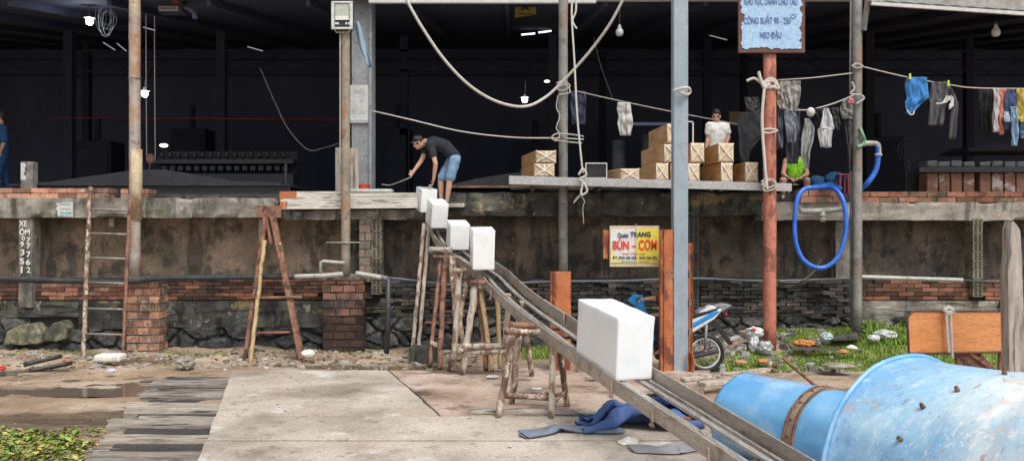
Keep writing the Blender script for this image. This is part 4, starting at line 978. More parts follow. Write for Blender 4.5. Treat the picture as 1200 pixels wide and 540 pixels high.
for i, xx in enumerate((171, 181)):
    rope([(xx, -10, 19), (xx+.3, 100, 19), (xx+1, 188, 19)], .01, 'ropegrey', ('left' if i == 0 else 'right')+' of the two thin hoist lines hanging behind the ochre pole', 19, 'hoist_line')
random.seed(5)
b = MB(); 
for k in range(7):
    cx, cy = 123+random.uniform(-5, 5), 22+random.uniform(-6, 6); rx, ry = random.uniform(5, 10), random.uniform(10, 19)
    b.tube([W(cx+rx*math.cos(t*.5), cy+ry*math.sin(t*.5), 18+.1*k) for t in range(14)], .007, 5)
tag(b.build('wire_coil', M['ropedark']), 'tangled coil of thin wire hanging near the upper left lamp', 'wire')
# ================================================================== metal shelf with boxes
sh = thing('metal_shelf', tuple(W(762, 222, 15.3)), 'long grey metal shelf edge in front of the dock carrying tan boxes', 'shelf')
b = MB(); a, c = W(596.5, 206, 15.2), W(928, 217, 15.2)
b.hexa([(a.x, 15.2, a.z-.15), (c.x, 15.2, c.z-.11), (c.x, 15.26, c.z-.11), (a.x, 15.26, a.z-.15), (a.x, 15.2, a.z), (c.x, 15.2, c.z+.03), (c.x, 15.26, c.z+.03), (a.x, 15.26, a.z)]); b.build('front_rail', M['alu'], sh, bevel=.004)
b = MB()
for i in range(6): b.box(a.x+.03, c.x-.03, 15.28+i*.28, 15.28+i*.28+.24, c.z-.01+.02*(5-i)*0, c.z+.02)
b.build('deck_board', M['oldwood'], sh)
for px_ in (622, 700, 790, 880):
    b = MB(); p = W(px_, 222, 15.4); b.box(p.x, p.x+.06, 15.3, 16.9, p.z-.03, c.z-.015); b.build('bearer', M['darkmetal'], sh)
ZS = c.z+.022
def crate(px0, px1, py0, py1, label, Y=15.3, L=1.15, sx=0, lean=0, row=0, tall=True, col=None):
    a, c_ = W(px0, py1, Y), W(px1, py0, Y)
    w = c_.x-a.x; h = c_.z-a.z
    z0 = a.z
    t = thing('wooden_box', (a.x+w/2, Y, z0), label, 'box', 'tan boxes on the metal shelf')
    b = MB(); cc = col or random.uniform(.85, 1.12); b.col = (cc, cc, cc)
    b.hexa([(a.x, Y+.012, z0), (c_.x, Y+.012, z0), (c_.x+sx, Y+L, z0), (a.x+sx, Y+L, z0), (a.x, Y+.012, z0+h), (c_.x, Y+.012, z0+h), (c_.x+sx, Y+L, z0+h), (a.x+sx, Y+L, z0+h)])
    b.build('body', M['crate'], t, bevel=.012)
    b = MB(); b.col = (cc, cc, cc)
    b.grid(lambda u, v: (a.x+.006+(w-.012)*u, Y+.004*noise.noise(Vector((u*9, v*9, px0))), z0+.006+(h-.012)*v), 10, 10); b.build('wrapped_end', M['wrap'], t, fixn=False, solid=.008)
    b = MB(); m_ = .025; n = 6
    for p, q in (((m_, m_), (1-m_, 1-m_)), ((m_, 1-m_), (1-m_, m_))):
        b.tube([Vector((a.x+w*(p[0]+(q[0]-p[0])*i/n), Y-.012+random.uniform(-.006, .004), z0+h*(p[1]+(q[1]-p[1])*i/n)+random.uniform(-.008, .008))) for i in range(n+1)], .011, 5)
    b.tube([Vector((a.x+w*.5, Y-.008, z0+.01)), Vector((a.x+w*.52, Y-.008, z0+h-.01))] if not tall else [Vector((a.x+.015, Y-.008, z0+.01)), Vector((a.x+.015, Y-.008, z0+h-.01))], .009, 5)
    b.build('strap', M['tape'], t)
    return t
crate(625.5, 650, 191.5, 207, 'lower box of the small stack left of the dark pole', sx=-.22, tall=False)
crate(627.5, 652, 176.5, 191, 'upper box of the small stack left of the dark pole', sx=-.24, tall=False)
crate(727, 749.5, 197.5, 211.5, 'low wide box alone between the black screen and the big stack', sx=-.3, L=1.0, tall=False)
crate(768.5, 783.5, 191, 211.8, 'bottom left box of the big stack', sx=-.1, L=1.3)
crate(785.5, 801, 191.5, 212.5, 'bottom box half hidden behind the blue grey post', sx=-.05, L=1.3)
crate(806, 820, 191.3, 212.8, 'bottom box just right of the blue grey post', sx=-.05, L=1.2)
crate(778, 800, 168.8, 190.5, 'middle box of the big stack, left of the blue grey post', sx=-.2, L=1.4)
crate(809, 825.5, 167.5, 190.8, 'middle row box just right of the blue grey post', sx=-.05, L=1.2)
crate(781.5, 803, 145, 168.3, 'topmost box of the big stack', sx=-.12, L=1.3)
crate(844.5, 858.7, 190.5, 213.8, 'lower box of the stack in front of the man in white', sx=-.12, L=1.2)
crate(841.5, 860, 167.6, 190, 'upper box under the hand of the man in white', sx=-.05, L=1.0)
crate(873, 888.5, 190, 213.5, 'rightmost box, alone beside the red pole', sx=-.06, L=1.0)
# black screen with light rim
t = thing('black_tray', tuple(W(698, 209, 15.35)), 'black rectangular tray with thin pale rim standing on the metal shelf', 'tray')
pb('panel', M['black'], t, 687, 710.5, 192, 208, 15.36, .3)
b = MB()
for x0, x1, y0, y1 in ((686, 711.5, 190.7, 192), (686, 711.5, 208, 209.2), (686, 687.2, 192, 208), (710.3, 711.5, 192, 208)):
    a, c = W(x0, y1, 15.33), W(x1, y0, 15.33); b.box(a.x, c.x, 15.33, 15.38, a.z, c.z)
b.build('rim', M['gutter'], t)
t = tag(pb('frame', M['gutter'], None, 811.5, 813, 142, 168, 15.6, .03), 'thin pale upright frame edge right of the blue grey post', 'frame')
b = MB(); p = W(800, 143, 15.6); q = W(813, 142, 15.6); b.box(p.x, q.x, 15.6, 15.63, q.z-.02, q.z); b.build('frame_top', M['gutter'], t)
# blue clothes line cloth etc ------------------------------------------------
def garment(outline, Y, rgb, label, cat='shirt', folds=3, amp=.03, name='hanging_shirt', seed=0, group='clothes hung out to dry', thick=.008, extra=None):
    """outline: rows (py, px_left, px_right). Real cloth sheet with vertical folds and some depth"""
    b = MB(); rows = outline
    def f(u, v):
        t = v*(len(rows)-1); i = min(int(t), len(rows)-2); k = t-i
        y = rows[i][0]+(rows[i+1][0]-rows[i][0])*k; l = rows[i][1]+(rows[i+1][1]-rows[i][1])*k; r = rows[i][2]+(rows[i+1][2]-rows[i][2])*k
        p = W(l+(r-l)*u, y, Y)
        ph = seed*1.7
        nn = noise.noise(Vector((u*2.5, v*2, seed)))
        d = amp*(.25+.6*v)*math.sin(u*folds*4.2+ph+4*nn+1.2*math.sin(v*3+ph))+amp*1.6*noise.noise(Vector((u*3.5, v*4, seed)))+amp*.7*noise.noise(Vector((u*9, v*8, seed)))
        p.y += d; p.x += .25*amp*math.cos(u*folds*2*math.pi+ph); p.z += .01*noise.noise(Vector((u*5, 3, seed)))*(1 if v > .8 else .2)
        return p
    b.grid(f, 36, 30)
    o = b.build(name, cloth(rgb), fixn=False, solid=thick)
    return tag(o, label, cat, group)
G = garment
G([(120, 724, 739), (128, 723, 740), (136, 725, 741), (146, 724, 742), (159, 727, 739)], 15.9, (.55, .55, .53), 'pale grey cloth hanging alone on the clothesline left of the boxes', 'cloth', name='hanging_cloth', seed=1)
G([(107, 669, 687), (124, 669, 687), (146, 671, 686)], 16.4, (.035, .05, .085), 'dark blue cloth hanging just right of the dark pole', 'cloth', 2, name='hanging_cloth', seed=2)
G([(132, 868, 890), (147, 864, 893), (160, 866, 893), (175, 866, 880), (190, 868, 877)], 15.8, (.07, .075, .09), 'dark grey jacket hanging left of the red pole', 'jacket', 2, name='hanging_jacket', seed=3)
G([(114, 872, 888), (126, 874, 890), (133, 876, 890)], 16.2, (.08, .08, .08), 'dark hood shape hanging behind the grey jacket', 'cloth', 2, name='hanging_cloth', seed=4)
G([(95, 915, 938), (103, 911, 938), (112, 913, 937), (120, 918, 936), (131, 921, 933)], 15.2, (.36, .34, .32), 'light grey towel hanging highest, next to the red pole', 'towel', 5, .03, 'hanging_towel', 5)
G([(108, 911, 921), (120, 911, 924), (128, 913, 922)], 15.15, (.33, .32, .3), 'small grey cloth folded against the red pole', 'cloth', 2, name='hanging_cloth', seed=6)
G([(122, 911, 917), (150, 910, 916), (174, 911, 917)], 15.25, (.12, .14, .19), 'narrow slate blue trouser leg right beside the red pole', 'trousers', 1, name='hanging_trousers', seed=7)
G([(127, 918, 931), (140, 919, 934), (155, 921, 935), (167, 924, 932)], 15.2, (.2, .23, .28), 'slate grey shirt hanging below the light grey towel', 'shirt', 3, seed=8)
G([(127, 930, 938), (150, 924, 939), (170, 921, 939), (192, 923, 936)], 15.35, (.06, .07, .095), 'dark blue grey trousers hanging above the neon vest', 'trousers', 3, name='hanging_trousers', seed=9)
G([(139, 943, 949), (150, 942, 954), (163, 939, 953), (180, 938, 948), (197, 944, 948)], 15.2, (.33, .34, .34), 'mid grey shirt hanging between dark trousers and the white cap', 'shirt', 3, seed=10)
b = MB(); c = W(950, 131.5, 15.2); b.sph(c, (.075, .07, .085), 14, 10); o = tag(b.build('cap', cloth((.7, .7, .68))), 'round white cap hung on the clothesline', 'cap'); b = MB(); b.sph(c+Vector((.08, .01, -.02)), (.06, .05, .025)); b.build('peak', M['black'], o)
G([(127, 953, 967), (137, 955, 968), (150, 953, 968), (166, 954, 965)], 15.3, (.014, .014, .016), 'black shirt bunched right of the white cap', 'shirt', 3, seed=12)
G([(127, 966, 972), (137, 964, 976), (150, 961, 979), (152, 959, 977), (173, 962, 975)], 15.15, (.55, .57, .58), 'whitish shirt with ragged hem right of the black shirt', 'shirt', 3, seed=13)
G([(126, 974, 985), (137, 975, 984), (152, 977, 983)], 15.3, (.04, .045, .05), 'dark socks hanging beside the whitish shirt', 'socks', 3, name='hanging_socks', seed=14)
G([(117, 987, 998), (128, 984, 1000), (139, 987, 999)], 15.25, (.22, .22, .21), 'crumpled grey hat shaped cloth by the grey pole', 'cloth', 2, name='hanging_cloth', seed=15)
G([(115, 995, 1000), (121, 994, 1001)], 15.2, (.75, .25, .27), 'tiny pink cloth beside the grey pole', 'cloth', 1, .01, 'hanging_cloth', 16)
G([(138, 990, 1000), (155, 991, 1000), (175, 994, 1000), (200, 995, 999)], 15.35, (.06, .06, .065), 'dark narrow cloth hanging along the grey pole', 'cloth', 2, name='hanging_cloth', seed=17)
bs_ = G([(90.5, 1062, 1086), (100, 1060, 1087), (115, 1062, 1087), (120, 1060, 1082), (128, 1061, 1074), (133, 1061, 1069)], 15.45, (.05, .24, .58), 'bright blue shirt pegged on the right clothesline', seed=18, folds=2, amp=.04)
b = MB(); b.tube(spline([W(1063, 129, 15.4), W(1066, 134, 15.4), W(1070, 134, 15.4), W(1071, 130, 15.4)], 5), .012, 6); b.build('trim', cloth((.7, .7, .7)), bs_)
tr = G([(96, 1092, 1113), (110, 1090, 1114), (124, 1089, 1110), (147, 1088, 1104)], 15.45, (.1, .1, .11), 'charcoal trousers with one leg twisted, pegged beside the blue shirt', 'trousers', 3, name='hanging_trousers', seed=19)
b = MB(); rows = [(104, 1112, 1115), (112, 1113, 1121), (122, 1116, 1124), (140, 1113, 1121), (163, 1111, 1119)]
def f(u, v):
    t = v*4; i = min(int(t), 3); k = t-i; y_ = rows[i][0]+(rows[i+1][0]-rows[i][0])*k; l = rows[i][1]+(rows[i+1][1]-rows[i][1])*k; r = rows[i][2]+(rows[i+1][2]-rows[i][2])*k
    p = W(l+(r-l)*u, y_, 15.4); p.y += .03*math.sin(u*7+v*4); return p
b.grid(f, 12, 24); b.build('trouser_leg', cloth((.09, .09, .1)), tr, fixn=False, solid=.008)
b = MB()
for k in range(3): b.tube(spline([W(1097, 122-k*.4, 15.38), W(1104, 121, 15.36), W(1110, 119-k*3, 15.36), W(1114, 113+k*2.5, 15.37), W(1117, 117+k*3, 15.37), W(1112, 124+k*2, 15.36)], 5), .012, 6)
b.build('stripe', cloth((.72, .72, .72)), tr)
for px_, py_, lb in ((1066, 90, 'yellow green peg holding the blue shirt'), (1111, 98, 'yellow green peg holding the charcoal trousers')):
    b = MB(); p = W(px_, py_, 15.4); b.hexa([(p.x-.02, p.y-.02, p.z-.05), (p.x+.02, p.y-.02, p.z-.05), (p.x+.02, p.y+.02, p.z-.05), (p.x-.02, p.y+.02, p.z-.05), (p.x-.012, p.y-.012, p.z+.05), (p.x+.02, p.y-.012, p.z+.06), (p.x+.02, p.y+.012, p.z+.06), (p.x-.012, p.y+.012, p.z+.05)])
    tag(b.build('clothes_peg', plain('peg', (.6, .7, .05), .4), bevel=.004), lb, 'peg')
G([(104, 1147, 1163), (118, 1146, 1162), (132, 1149, 1160), (155, 1151, 1160)], 15.7, (.02, .02, .023), 'black garment at the left end of the far right laundry row', 'shirt', 3, seed=21)
G([(104, 1163, 1171), (118, 1165, 1172), (140, 1163, 1170), (155, 1164, 1170)], 15.4, (.6, .57, .56), 'narrow whitish trousers next to the coral ones', 'trousers', 2, name='hanging_trousers', seed=22)
G([(104.5, 1171, 1179), (120, 1172, 1179), (140, 1170, 1178), (158, 1171, 1177)], 15.45, (.72, .25, .19), 'coral pink trousers in the far right laundry row', 'trousers', 2, name='hanging_trousers', seed=23)
G([(105, 1180, 1191), (116, 1178, 1193), (128, 1178, 1192), (140, 1176, 1185), (152, 1178, 1182)], 15.4, (.06, .09, .19), 'navy blue shirt in the far right laundry row', 'shirt', 3, seed=24)
G([(125, 1184, 1192), (145, 1185, 1193), (171, 1186, 1192)], 15.35, (.27, .42, .6), 'light blue trousers hanging below the navy shirt', 'trousers', 2, name='hanging_trousers', seed=25)
G([(131, 1177, 1182), (137, 1176, 1183), (143, 1178, 1183)], 15.3, (.45, .55, .68), 'small pale blue pocket cloth over the navy shirt', 'cloth', 1, .01, 'hanging_cloth', 26)
G([(104, 1191, 1208), (118, 1190, 1209), (135, 1192, 1208), (143, 1194, 1206)], 15.4, (.52, .4, .08), 'mustard yellow shirt at the right edge of the laundry row', 'shirt', 3, seed=27)
G([(142, 1196, 1208), (162, 1197, 1207)], 15.5, (.2, .36, .6), 'blue cloth below the mustard yellow shirt', 'cloth', 2, name='hanging_cloth', seed=28)

# ================================================================== people
def capsule(b, p, r1, q, r2, n=14):
    """tapered capsule"""
    p = Vector(p); q = Vector(q); d = q-p; L = d.length
    if L < 1e-4: b.sph(p, r1, n, 10); return
    z = d.normalized(); x = z.cross(Vector((.3, .9, .1))).normalized(); y = z.cross(x)
    rings = [(-r1, .02)]+[(-r1*math.cos(a), r1*math.sin(a)) for a in (.4, .8, 1.2)]+[(0, r1), (L*.5, (r1+r2)/2), (L, r2)]+[(L+r2*math.sin(a), r2*math.cos(a)) for a in (.4, .8, 1.2)]+[(L+r2, .002)]
    b.grid(lambda u, v: p+z*rings[int(round(v*(len(rings)-1)))][0]+(x*math.cos(2*math.pi*u)+y*math.sin(2*math.pi*u))*rings[int(round(v*(len(rings)-1)))][1], n, len(rings)-1)
def blend(name, fill, m, parent, voxel=.012, smooth=4, rough=0, org=None, seed=0, clip=None):
    """fuse overlapping volumes into one continuous skin"""
    b = MB(); fill(b)
    o = b.build(name, m, parent, merge=True)
    md = o.modifiers.new('r', 'REMESH'); md.mode = 'VOXEL'; md.voxel_size = voxel; md.use_smooth_shade = True
    md = o.modifiers.new('s', 'SMOOTH'); md.iterations = smooth; md.factor = .5
    par = o.parent; o.parent = None; me = bake(o); o.parent = par; o.modifiers.clear(); old = o.data; o.data = me; bpy.data.meshes.remove(old)
    if rough:
        for v in me.vertices: v.co += v.normal*rough*(noise.noise(v.co*13+Vector((seed, 0, 0)))+.6*noise.noise(Vector((v.co.x*26, v.co.y*26, v.co.z*11))))
    for p in me.polygons: p.use_smooth = True
    me.materials.clear(); me.materials.append(m)
    return o
def hand(b, wr, dirv, palm_n, s=1, curl=.5):
    """palm, four unequal bent fingers and a side thumb"""
    d = Vector(dirv).normalized(); n = Vector(palm_n); n = (n-d*n.dot(d)).normalized(); a = d.cross(n)
    wr = Vector(wr)
    for k in (-1.5, -.5, .5, 1.5): capsule(b, wr+a*.012*k*s, .017*s, wr+d*.085*s+a*.019*k*s, .013*s, 8)
    for k, L in ((-1.5, .062), (-.5, .075), (.5, .08), (1.5, .07)):
        p = wr+d*.088*s+a*.021*k*s; q = p+(d*math.cos(curl)+n*math.sin(curl))*L*.55*s; r = q+(d*math.cos(curl*2.2)+n*math.sin(curl*2.2))*L*.5*s
        capsule(b, p, .0105*s, q, .0095*s, 7); capsule(b, q, .0095*s, r, .0075*s, 7)
    p = wr+d*.025*s+a*.03*s; q = p+(d*.6+a*.75+n*.25).normalized()*.04*s; r = q+(d*.9+a*.15+n*.5).normalized()*.032*s
    capsule(b, p, .014*s, q, .0115*s, 7); capsule(b, q, .0115*s, r, .009*s, 7)
def headfill(b, c, fwd, up, s=1):
    f = Vector(fwd).normalized(); u = Vector(up); u = (u-f*u.dot(f)).normalized(); r = f.cross(u)
    def P(x, y, z): return Vector(c)+(r*x+f*y+u*z)*s
    capsule(b, P(0, -.025, .03), .083*s, P(0, .015, .03), .078*s)
    capsule(b, P(0, .01, -.02), .068*s, P(0, .035, -.075), .042*s)
    capsule(b, P(-.03, .0, -.055), .035*s, P(0, .05, -.085), .026*s); capsule(b, P(.03, .0, -.055), .035*s, P(0, .05, -.085), .026*s)
    capsule(b, P(0, .082, .005), .009*s, P(0, .1, -.03), .015*s, 8)
    capsule(b, P(-.02, .078, -.058), .009*s, P(.02, .078, -.058), .009*s, 8)
    capsule(b, P(-.045, .072, .022), .012*s, P(.045, .072, .022), .012*s, 8)
    for q in (-1, 1): b.sph(P(.08*q, -.005, -.01), (.013*s, .02*s, .03*s), 8, 6)
    return P
def person(label, head, fwd, up, neck, chest, belly, pelvis, sh, el, wr, hd, hip, kn, an, toe, shirt, sleeve, pants, pantlen, hair='short', palm=((0, 1, 0), (0, 1, 0)), s=1, W_=1, shoes=None, curl=.5, vest=False, cap=None, base=None):
    t = thing('person', base or (pelvis.x, pelvis.y, an[0].z-.05), label, 'person')
    side = (sh[1]-sh[0]).normalized()
    hp = {}
    def fill(b):
        hp['P'] = headfill(b, head, fwd, up, s)
        capsule(b, Vector(head)-Vector(up).normalized()*.06*s, .056*s, neck, .06*s)
        for k in (-1, 1):
            capsule(b, chest+side*.075*k*W_, .1*s*W_, belly+side*.045*k, .098*s); capsule(b, belly+side*.045*k, .098*s, pelvis+side*.06*k, .1*s)
            capsule(b, neck, .06*s, (sh[0] if k < 0 else sh[1]), .06*s)
        for i in (0, 1):
            capsule(b, sh[i], .058*s, el[i], .042*s); capsule(b, el[i], .042*s, el[i].lerp(wr[i], .3), .043*s); capsule(b, el[i].lerp(wr[i], .3), .043*s, wr[i], .026*s)
            hand(b, wr[i], hd[i]-wr[i], palm[i], s, curl)
            capsule(b, hip[i], .088*s, kn[i], .056*s); capsule(b, kn[i], .056*s, kn[i].lerp(an[i], .35), .058*s); capsule(b, kn[i].lerp(an[i], .35), .058*s, an[i], .037*s)
            capsule(b, an[i]-Vector((0, 0, .03)), .036*s, toe[i], .026*s)
    blend('body', fill, M['skin'], t, .0105, 3)
    P = hp['P']
    b = MB()
    for q in (-1, 1): b.sph(P(.032*q, .077, .006), (.014*s, .01*s, .008*s), 8, 6)
    b.build('eyes', M['eye'], t)
    def hf(b):
        capsule(b, P(0, -.035, .048), .087*s, P(0, .0, .072), .073*s); capsule(b, P(0, -.05, .0), .07*s, P(0, -.05, -.03), .055*s)
        for q in (-1, 1): capsule(b, P(.05*q, -.025, .03), .042*s, P(.04*q, .02, .08), .038*s)
    blend('hair', hf, M['hair'], t, .012, 2, .008)
    if cap:
        def cf(b): capsule(b, P(0, -.03, .055), .096*s, P(0, .01, .062), .092*s); capsule(b, P(-.03, .08, .05), .018*s, P(.03, .12, .042), .014*s); capsule(b, P(.03, .08, .05), .018*s, P(-.03, .12, .042), .014*s)
        blend('cap', cf, cap, t, .012, 2)
    if shirt:
        def sf(b):
            e = .02
            for k in (-1, 1):
                capsule(b, chest+side*.08*k*W_, (.1+e)*s*W_, belly+side*.05*k, (.1+e)*s); capsule(b, belly+side*.05*k, (.1+e)*s, pelvis+side*.06*k, (.1+e*.9)*s)
                if not vest: capsule(b, neck.lerp(chest, .25), .07*s, (sh[0] if k < 0 else sh[1]), (.062+e)*s)
                else: capsule(b, neck.lerp(sh[0] if k < 0 else sh[1], .6), .03, chest+side*.05*k, .1)
            if sleeve:
                for i in (0, 1): capsule(b, sh[i], (.06+e)*s, sh[i].lerp(el[i], sleeve), (.052+e)*s)
        blend('shirt', sf, shirt, t, .017, 2, .012)
    if pants:
        def pf(b):
            e = .02
            for i in (0, 1):
                capsule(b, pelvis+side*.05*(i*2-1), (.1+e)*s, hip[i], (.09+e)*s)
                k = pantlen
                capsule(b, hip[i], (.09+e)*s, hip[i].lerp(kn[i], min(k, 1)), (.092 if k < 1 else .07)*s)
                if k > 1: capsule(b, kn[i], .07*s, kn[i].lerp(an[i], k-1), .055*s)
        blend('trousers' if pantlen > 1 else 'shorts', pf, pants, t, .017, 2, .01)
    if shoes:
        def ff(b):
            for i in (0, 1): capsule(b, an[i]-Vector((0, 0, .045)), .045, toe[i], .035)
        blend('shoes', ff, shoes, t, .012, 2)
    return t
V = Vector
# bent man (faces left)
Yb = 15.85
person('man in black shirt, denim shorts and black cap bending down with a hook', W(490, 167.5, Yb), (-.9, -.25, -.42), (-.35, 0, .93), W(499, 166, Yb), W(508, 167.5, Yb), W(521, 171, Yb), W(532, 183, Yb),
       [W(502, 169.5, Yb+.18), W(505, 171.5, Yb-.2)], [W(493.5, 189, Yb+.05), W(510.5, 192, Yb-.28)], [W(484.5, 201, Yb-.05), W(508, 211, Yb-.22)], [W(479, 207, Yb-.12), W(506, 219, Yb-.15)],
       [W(530, 188, Yb+.11), W(533, 188, Yb-.1)], [W(516.5, 211.5, Yb+.06), W(527, 211, Yb-.13)], [W(517, 233, Yb+.03), W(524, 233.5, Yb-.12)], [W(509.5, 237.3, Yb-.02), W(517.5, 237.7, Yb-.16)],
       M['navy'], .5, M['denim'], .86, palm=((-.3, -.7, -.6), (-.9, 0, -.3)), cap=M['navy'], curl=.6, base=tuple(W(520, 238.5, Yb)))
b = MB(); b.tube(spline([W(482, 207.5, 15.66), W(476, 210, 15.62), W(466, 214, 15.6), W(457, 217, 15.6), W(447, 216, 15.6)], 6), .011, 6); tag(b.build('iron_hook', M['greypole']), 'long thin iron hook held by the bent man', 'hook')
# man in white
Yw = 16.7
person('man in white t-shirt standing behind the tan boxes', W(839.5, 136.3, Yw), (-.35, -.9, -.05), (0, -.1, 1), W(840, 146, Yw), W(840.5, 152, Yw), W(840, 164, Yw), W(839.5, 174, Yw),
       [W(831, 147.5, Yw), W(850.5, 147.5, Yw)], [W(829.5, 163, Yw-.02), W(853.5, 161, Yw-.05)], [W(827.5, 173, Yw-.25), W(851, 168.5, Yw-.3)], [W(828, 177, Yw-.35), W(846, 168, Yw-.42)],
       [W(835, 178, Yw), W(844, 178, Yw)], [W(834.5, 201, Yw), W(844.5, 201, Yw)], [W(834, 222, Yw+.02), W(845, 222, Yw+.02)], [W(833, 228, Yw-.16), W(845, 228, Yw-.16)],
       cloth((.85, .85, .85), .06), .55, cloth((.05, .05, .06)), 1.8, palm=((0, 0, -1), (0, 0, -1)))
# seated person in neon vest
Yn = 16.6
person('seated person in a neon green vest below the hanging clothes', W(930, 170, Yn), (-.1, -.9, -.3), (0, -.2, 1), W(930.5, 184, Yn-.02), W(931, 191, Yn), W(931.5, 203, Yn+.02), W(932, 212, Yn+.05),
       [W(921, 189, Yn), W(942, 189, Yn)], [W(917.5, 204, Yn-.1), W(946, 204, Yn-.1)], [W(924, 209, Yn-.28), W(938, 209, Yn-.28)], [W(928, 209.5, Yn-.36), W(933, 209, Yn-.36)],
       [W(926, 214, Yn), W(938, 214, Yn)], [W(917, 211, Yn-.38), W(946, 211, Yn-.38)], [W(918, 228, Yn-.25), W(945, 228, Yn-.25)], [W(917, 232, Yn-.4), W(946, 232, Yn-.4)],
       plain('neon', (.3, .75, .04), .8), 0, cloth((.03, .03, .04)), .7, palm=((0, 0, -1), (0, 0, -1)), vest=True)
b = MB(); p = W(932, 218, Yn); b.box(p.x-.2, p.x+.2, Yn-.15, Yn+.25, 3.17, 3.2); 
for q, r in ((-.17, -.12), (.17, -.12), (-.17, .22), (.17, .22)): b.box(p.x+q-.02, p.x+q+.02, Yn+r-.02, Yn+r+.02, 3.0, 3.17)
tag(b.build('low_stool', M['oldwood']), 'low wooden stool under the person in the neon vest', 'stool')
# blue person at far left, inside
Yl = 19.0
person('person in blue overall walking in the dark at the far left', W(0, 136, Yl), (-.9, .1, -.05), (0, 0, 1), W(1, 147, Yl), W(2, 155, Yl), W(3, 170, Yl), W(3, 181, Yl),
       [W(3, 150, Yl-.2), W(3, 150, Yl+.2)], [W(5, 166, Yl-.24), W(6, 166, Yl+.24)], [W(0, 180, Yl-.2), W(4, 181, Yl+.2)], [W(-3, 184, Yl-.2), W(3, 186, Yl+.2)],
       [W(3, 184, Yl-.1), W(3, 184, Yl+.1)], [W(-2, 206, Yl-.1), W(6, 206, Yl+.1)], [W(-3, 226, Yl-.1), W(10, 224, Yl+.1)], [W(-10, 230, Yl-.1), W(5, 230, Yl+.1)],
       cloth((.02, .08, .22)), .9, cloth((.015, .06, .17)), 1.8)

# ================================================================== motorbike and rider
Ym = 13.95
mk = thing('motorbike', tuple(W(785, 435, Ym)), 'blue and white underbone motorbike riding past behind the orange posts', 'motorbike')
def prism(name, pts, m, half, par, off=0, bevel=.02):
    b = MB(); q = [W(x, y, Ym) for x, y in pts]; b.poly([(p.x, p.z) for p in q], Ym-half+off, Ym+half+off); return b.build(name, m, par, bevel=bevel)
def wheel(px_, py_, r):
    c = W(px_, py_, Ym)
    def ring(rr, tr, n=36, k=10):
        b = MB(); b.grid(lambda u, v: (c.x+(rr+tr*math.cos(2*math.pi*v))*math.cos(2*math.pi*u), c.y+tr*1.1*math.sin(2*math.pi*v), c.z+(rr+tr*math.cos(2*math.pi*v))*math.sin(2*math.pi*u)), n, k); return b
    w = thing('wheel', tuple(c), None, None); w.parent = mk; w.location = c-ORG[mk.name]
    ORG[w.name] = c
    ring(r-.03, .034).build('tyre', M['black'], w, merge=True)
    ring(r-.075, .018, 36, 6).build('rim', plain('rimw', (.72, .72, .74), .3), w, merge=True)
    b = MB(); b.tube([c+V((0, -.05, 0)), c+V((0, .05, 0))], .045, 12); b.build('hub', M['alu'], w)
    b = MB()
    for i in range(18):
        a = i*math.pi/9; b.tube([c+V((.03*math.cos(a), (-1)**i*.03, .03*math.sin(a))), c+V(((r-.08)*math.cos(a+.2), 0, (r-.08)*math.sin(a+.2)))], .003, 4)
    b.build('spokes', M['alu'], w)
for a_ in ((826, 413.5, .315), (737, 413.5, .31)): wheel(*a_)
mw = plain('bikewhite', (.75, .78, .8), .3); mb_ = plain('bikeblue', (.03, .3, .72), .3); mg = plain('bikegrey', (.25, .26, .28), .5)
prism('side_panel', [(780, 372), (800, 374), (832, 357), (845, 362), (836, 373), (812, 388), (790, 396), (778, 388)], mw, .11, mk)
prism('blue_stripe', [(796, 382), (816, 374), (836, 362), (843, 364), (834, 371), (814, 382), (798, 389)], mb_, .118, mk)
prism('rear_cowl', [(808, 372), (818, 362), (846, 355), (857, 357), (846, 364), (830, 368)], mg, .1, mk)
prism('seat', [(778, 366), (800, 369), (826, 363), (843, 358), (838, 364), (806, 375), (780, 374)], M['black'], .115, mk)
prism('rear_mudguard', [(836, 372), (846, 384), (858, 402), (854, 404), (842, 388), (832, 378)], M['black'], .06, mk, bevel=.008)
prism('engine', [(765, 400), (775, 394), (798, 398), (802, 412), (786, 424), (768, 420)], M['darkmetal'], .09, mk)
prism('front_shield', [(744, 356), (752, 352), (760, 372), (768, 396), (760, 404), (750, 380)], mb_, .14, mk)
prism('front_mudguard', [(720, 396), (732, 388), (748, 390), (754, 402), (746, 396), (732, 394)], mb_, .06, mk)
prism('headlight_cowl', [(735, 352), (742, 344), (754, 346), (757, 353), (746, 360)], mb_, .09, mk)
b = MB(); b.tube([W(748, 362, Ym-.06), W(737, 413, Ym-.06)], .02, 8); b.tube([W(748, 362, Ym+.06), W(737, 413, Ym+.06)], .02, 8); b.build('front_fork', M['alu'], mk)
b = MB(); b.tube([W(750, 349, Ym-.32), W(746, 351, Ym-.1), W(746, 351, Ym+.1), W(750, 349, Ym+.32)], .014, 8); b.build('handlebar', M['black'], mk)
b = MB(); b.tube([W(755, 350, Ym-.32), W(752, 338, Ym-.34)], .006, 5); q = W(752, 336, Ym-.34); b.sph(q, (.05, .02, .035)); b.build('mirror', M['black'], mk)
b = MB(); b.tube([W(790, 415, Ym-.12), W(826, 412, Ym-.12)], .022, 8); b.tube([W(790, 411, Ym+.1), W(826, 413, Ym+.1)], .02, 8); b.build('swingarm', M['darkmetal'], mk)
b = MB(); b.tube(spline([W(775, 418, Ym-.13), W(795, 420, Ym-.15), W(815, 417, Ym-.16), W(842, 411, Ym-.17)], 4), [.02]*6+[.035]*7, 10); b.build('exhaust', M['darkmetal'], mk)
b = MB(); b.tube([W(828, 380, Ym-.12), W(826, 410, Ym-.12)], .022, 8); b.build('shock_absorber', mg, mk)
b = MB(); q = W(850, 368, Ym); b.sph(q, (.035, .07, .025)); b.build('tail_light', plain('tail', (.5, .02, .02), .3), mk)
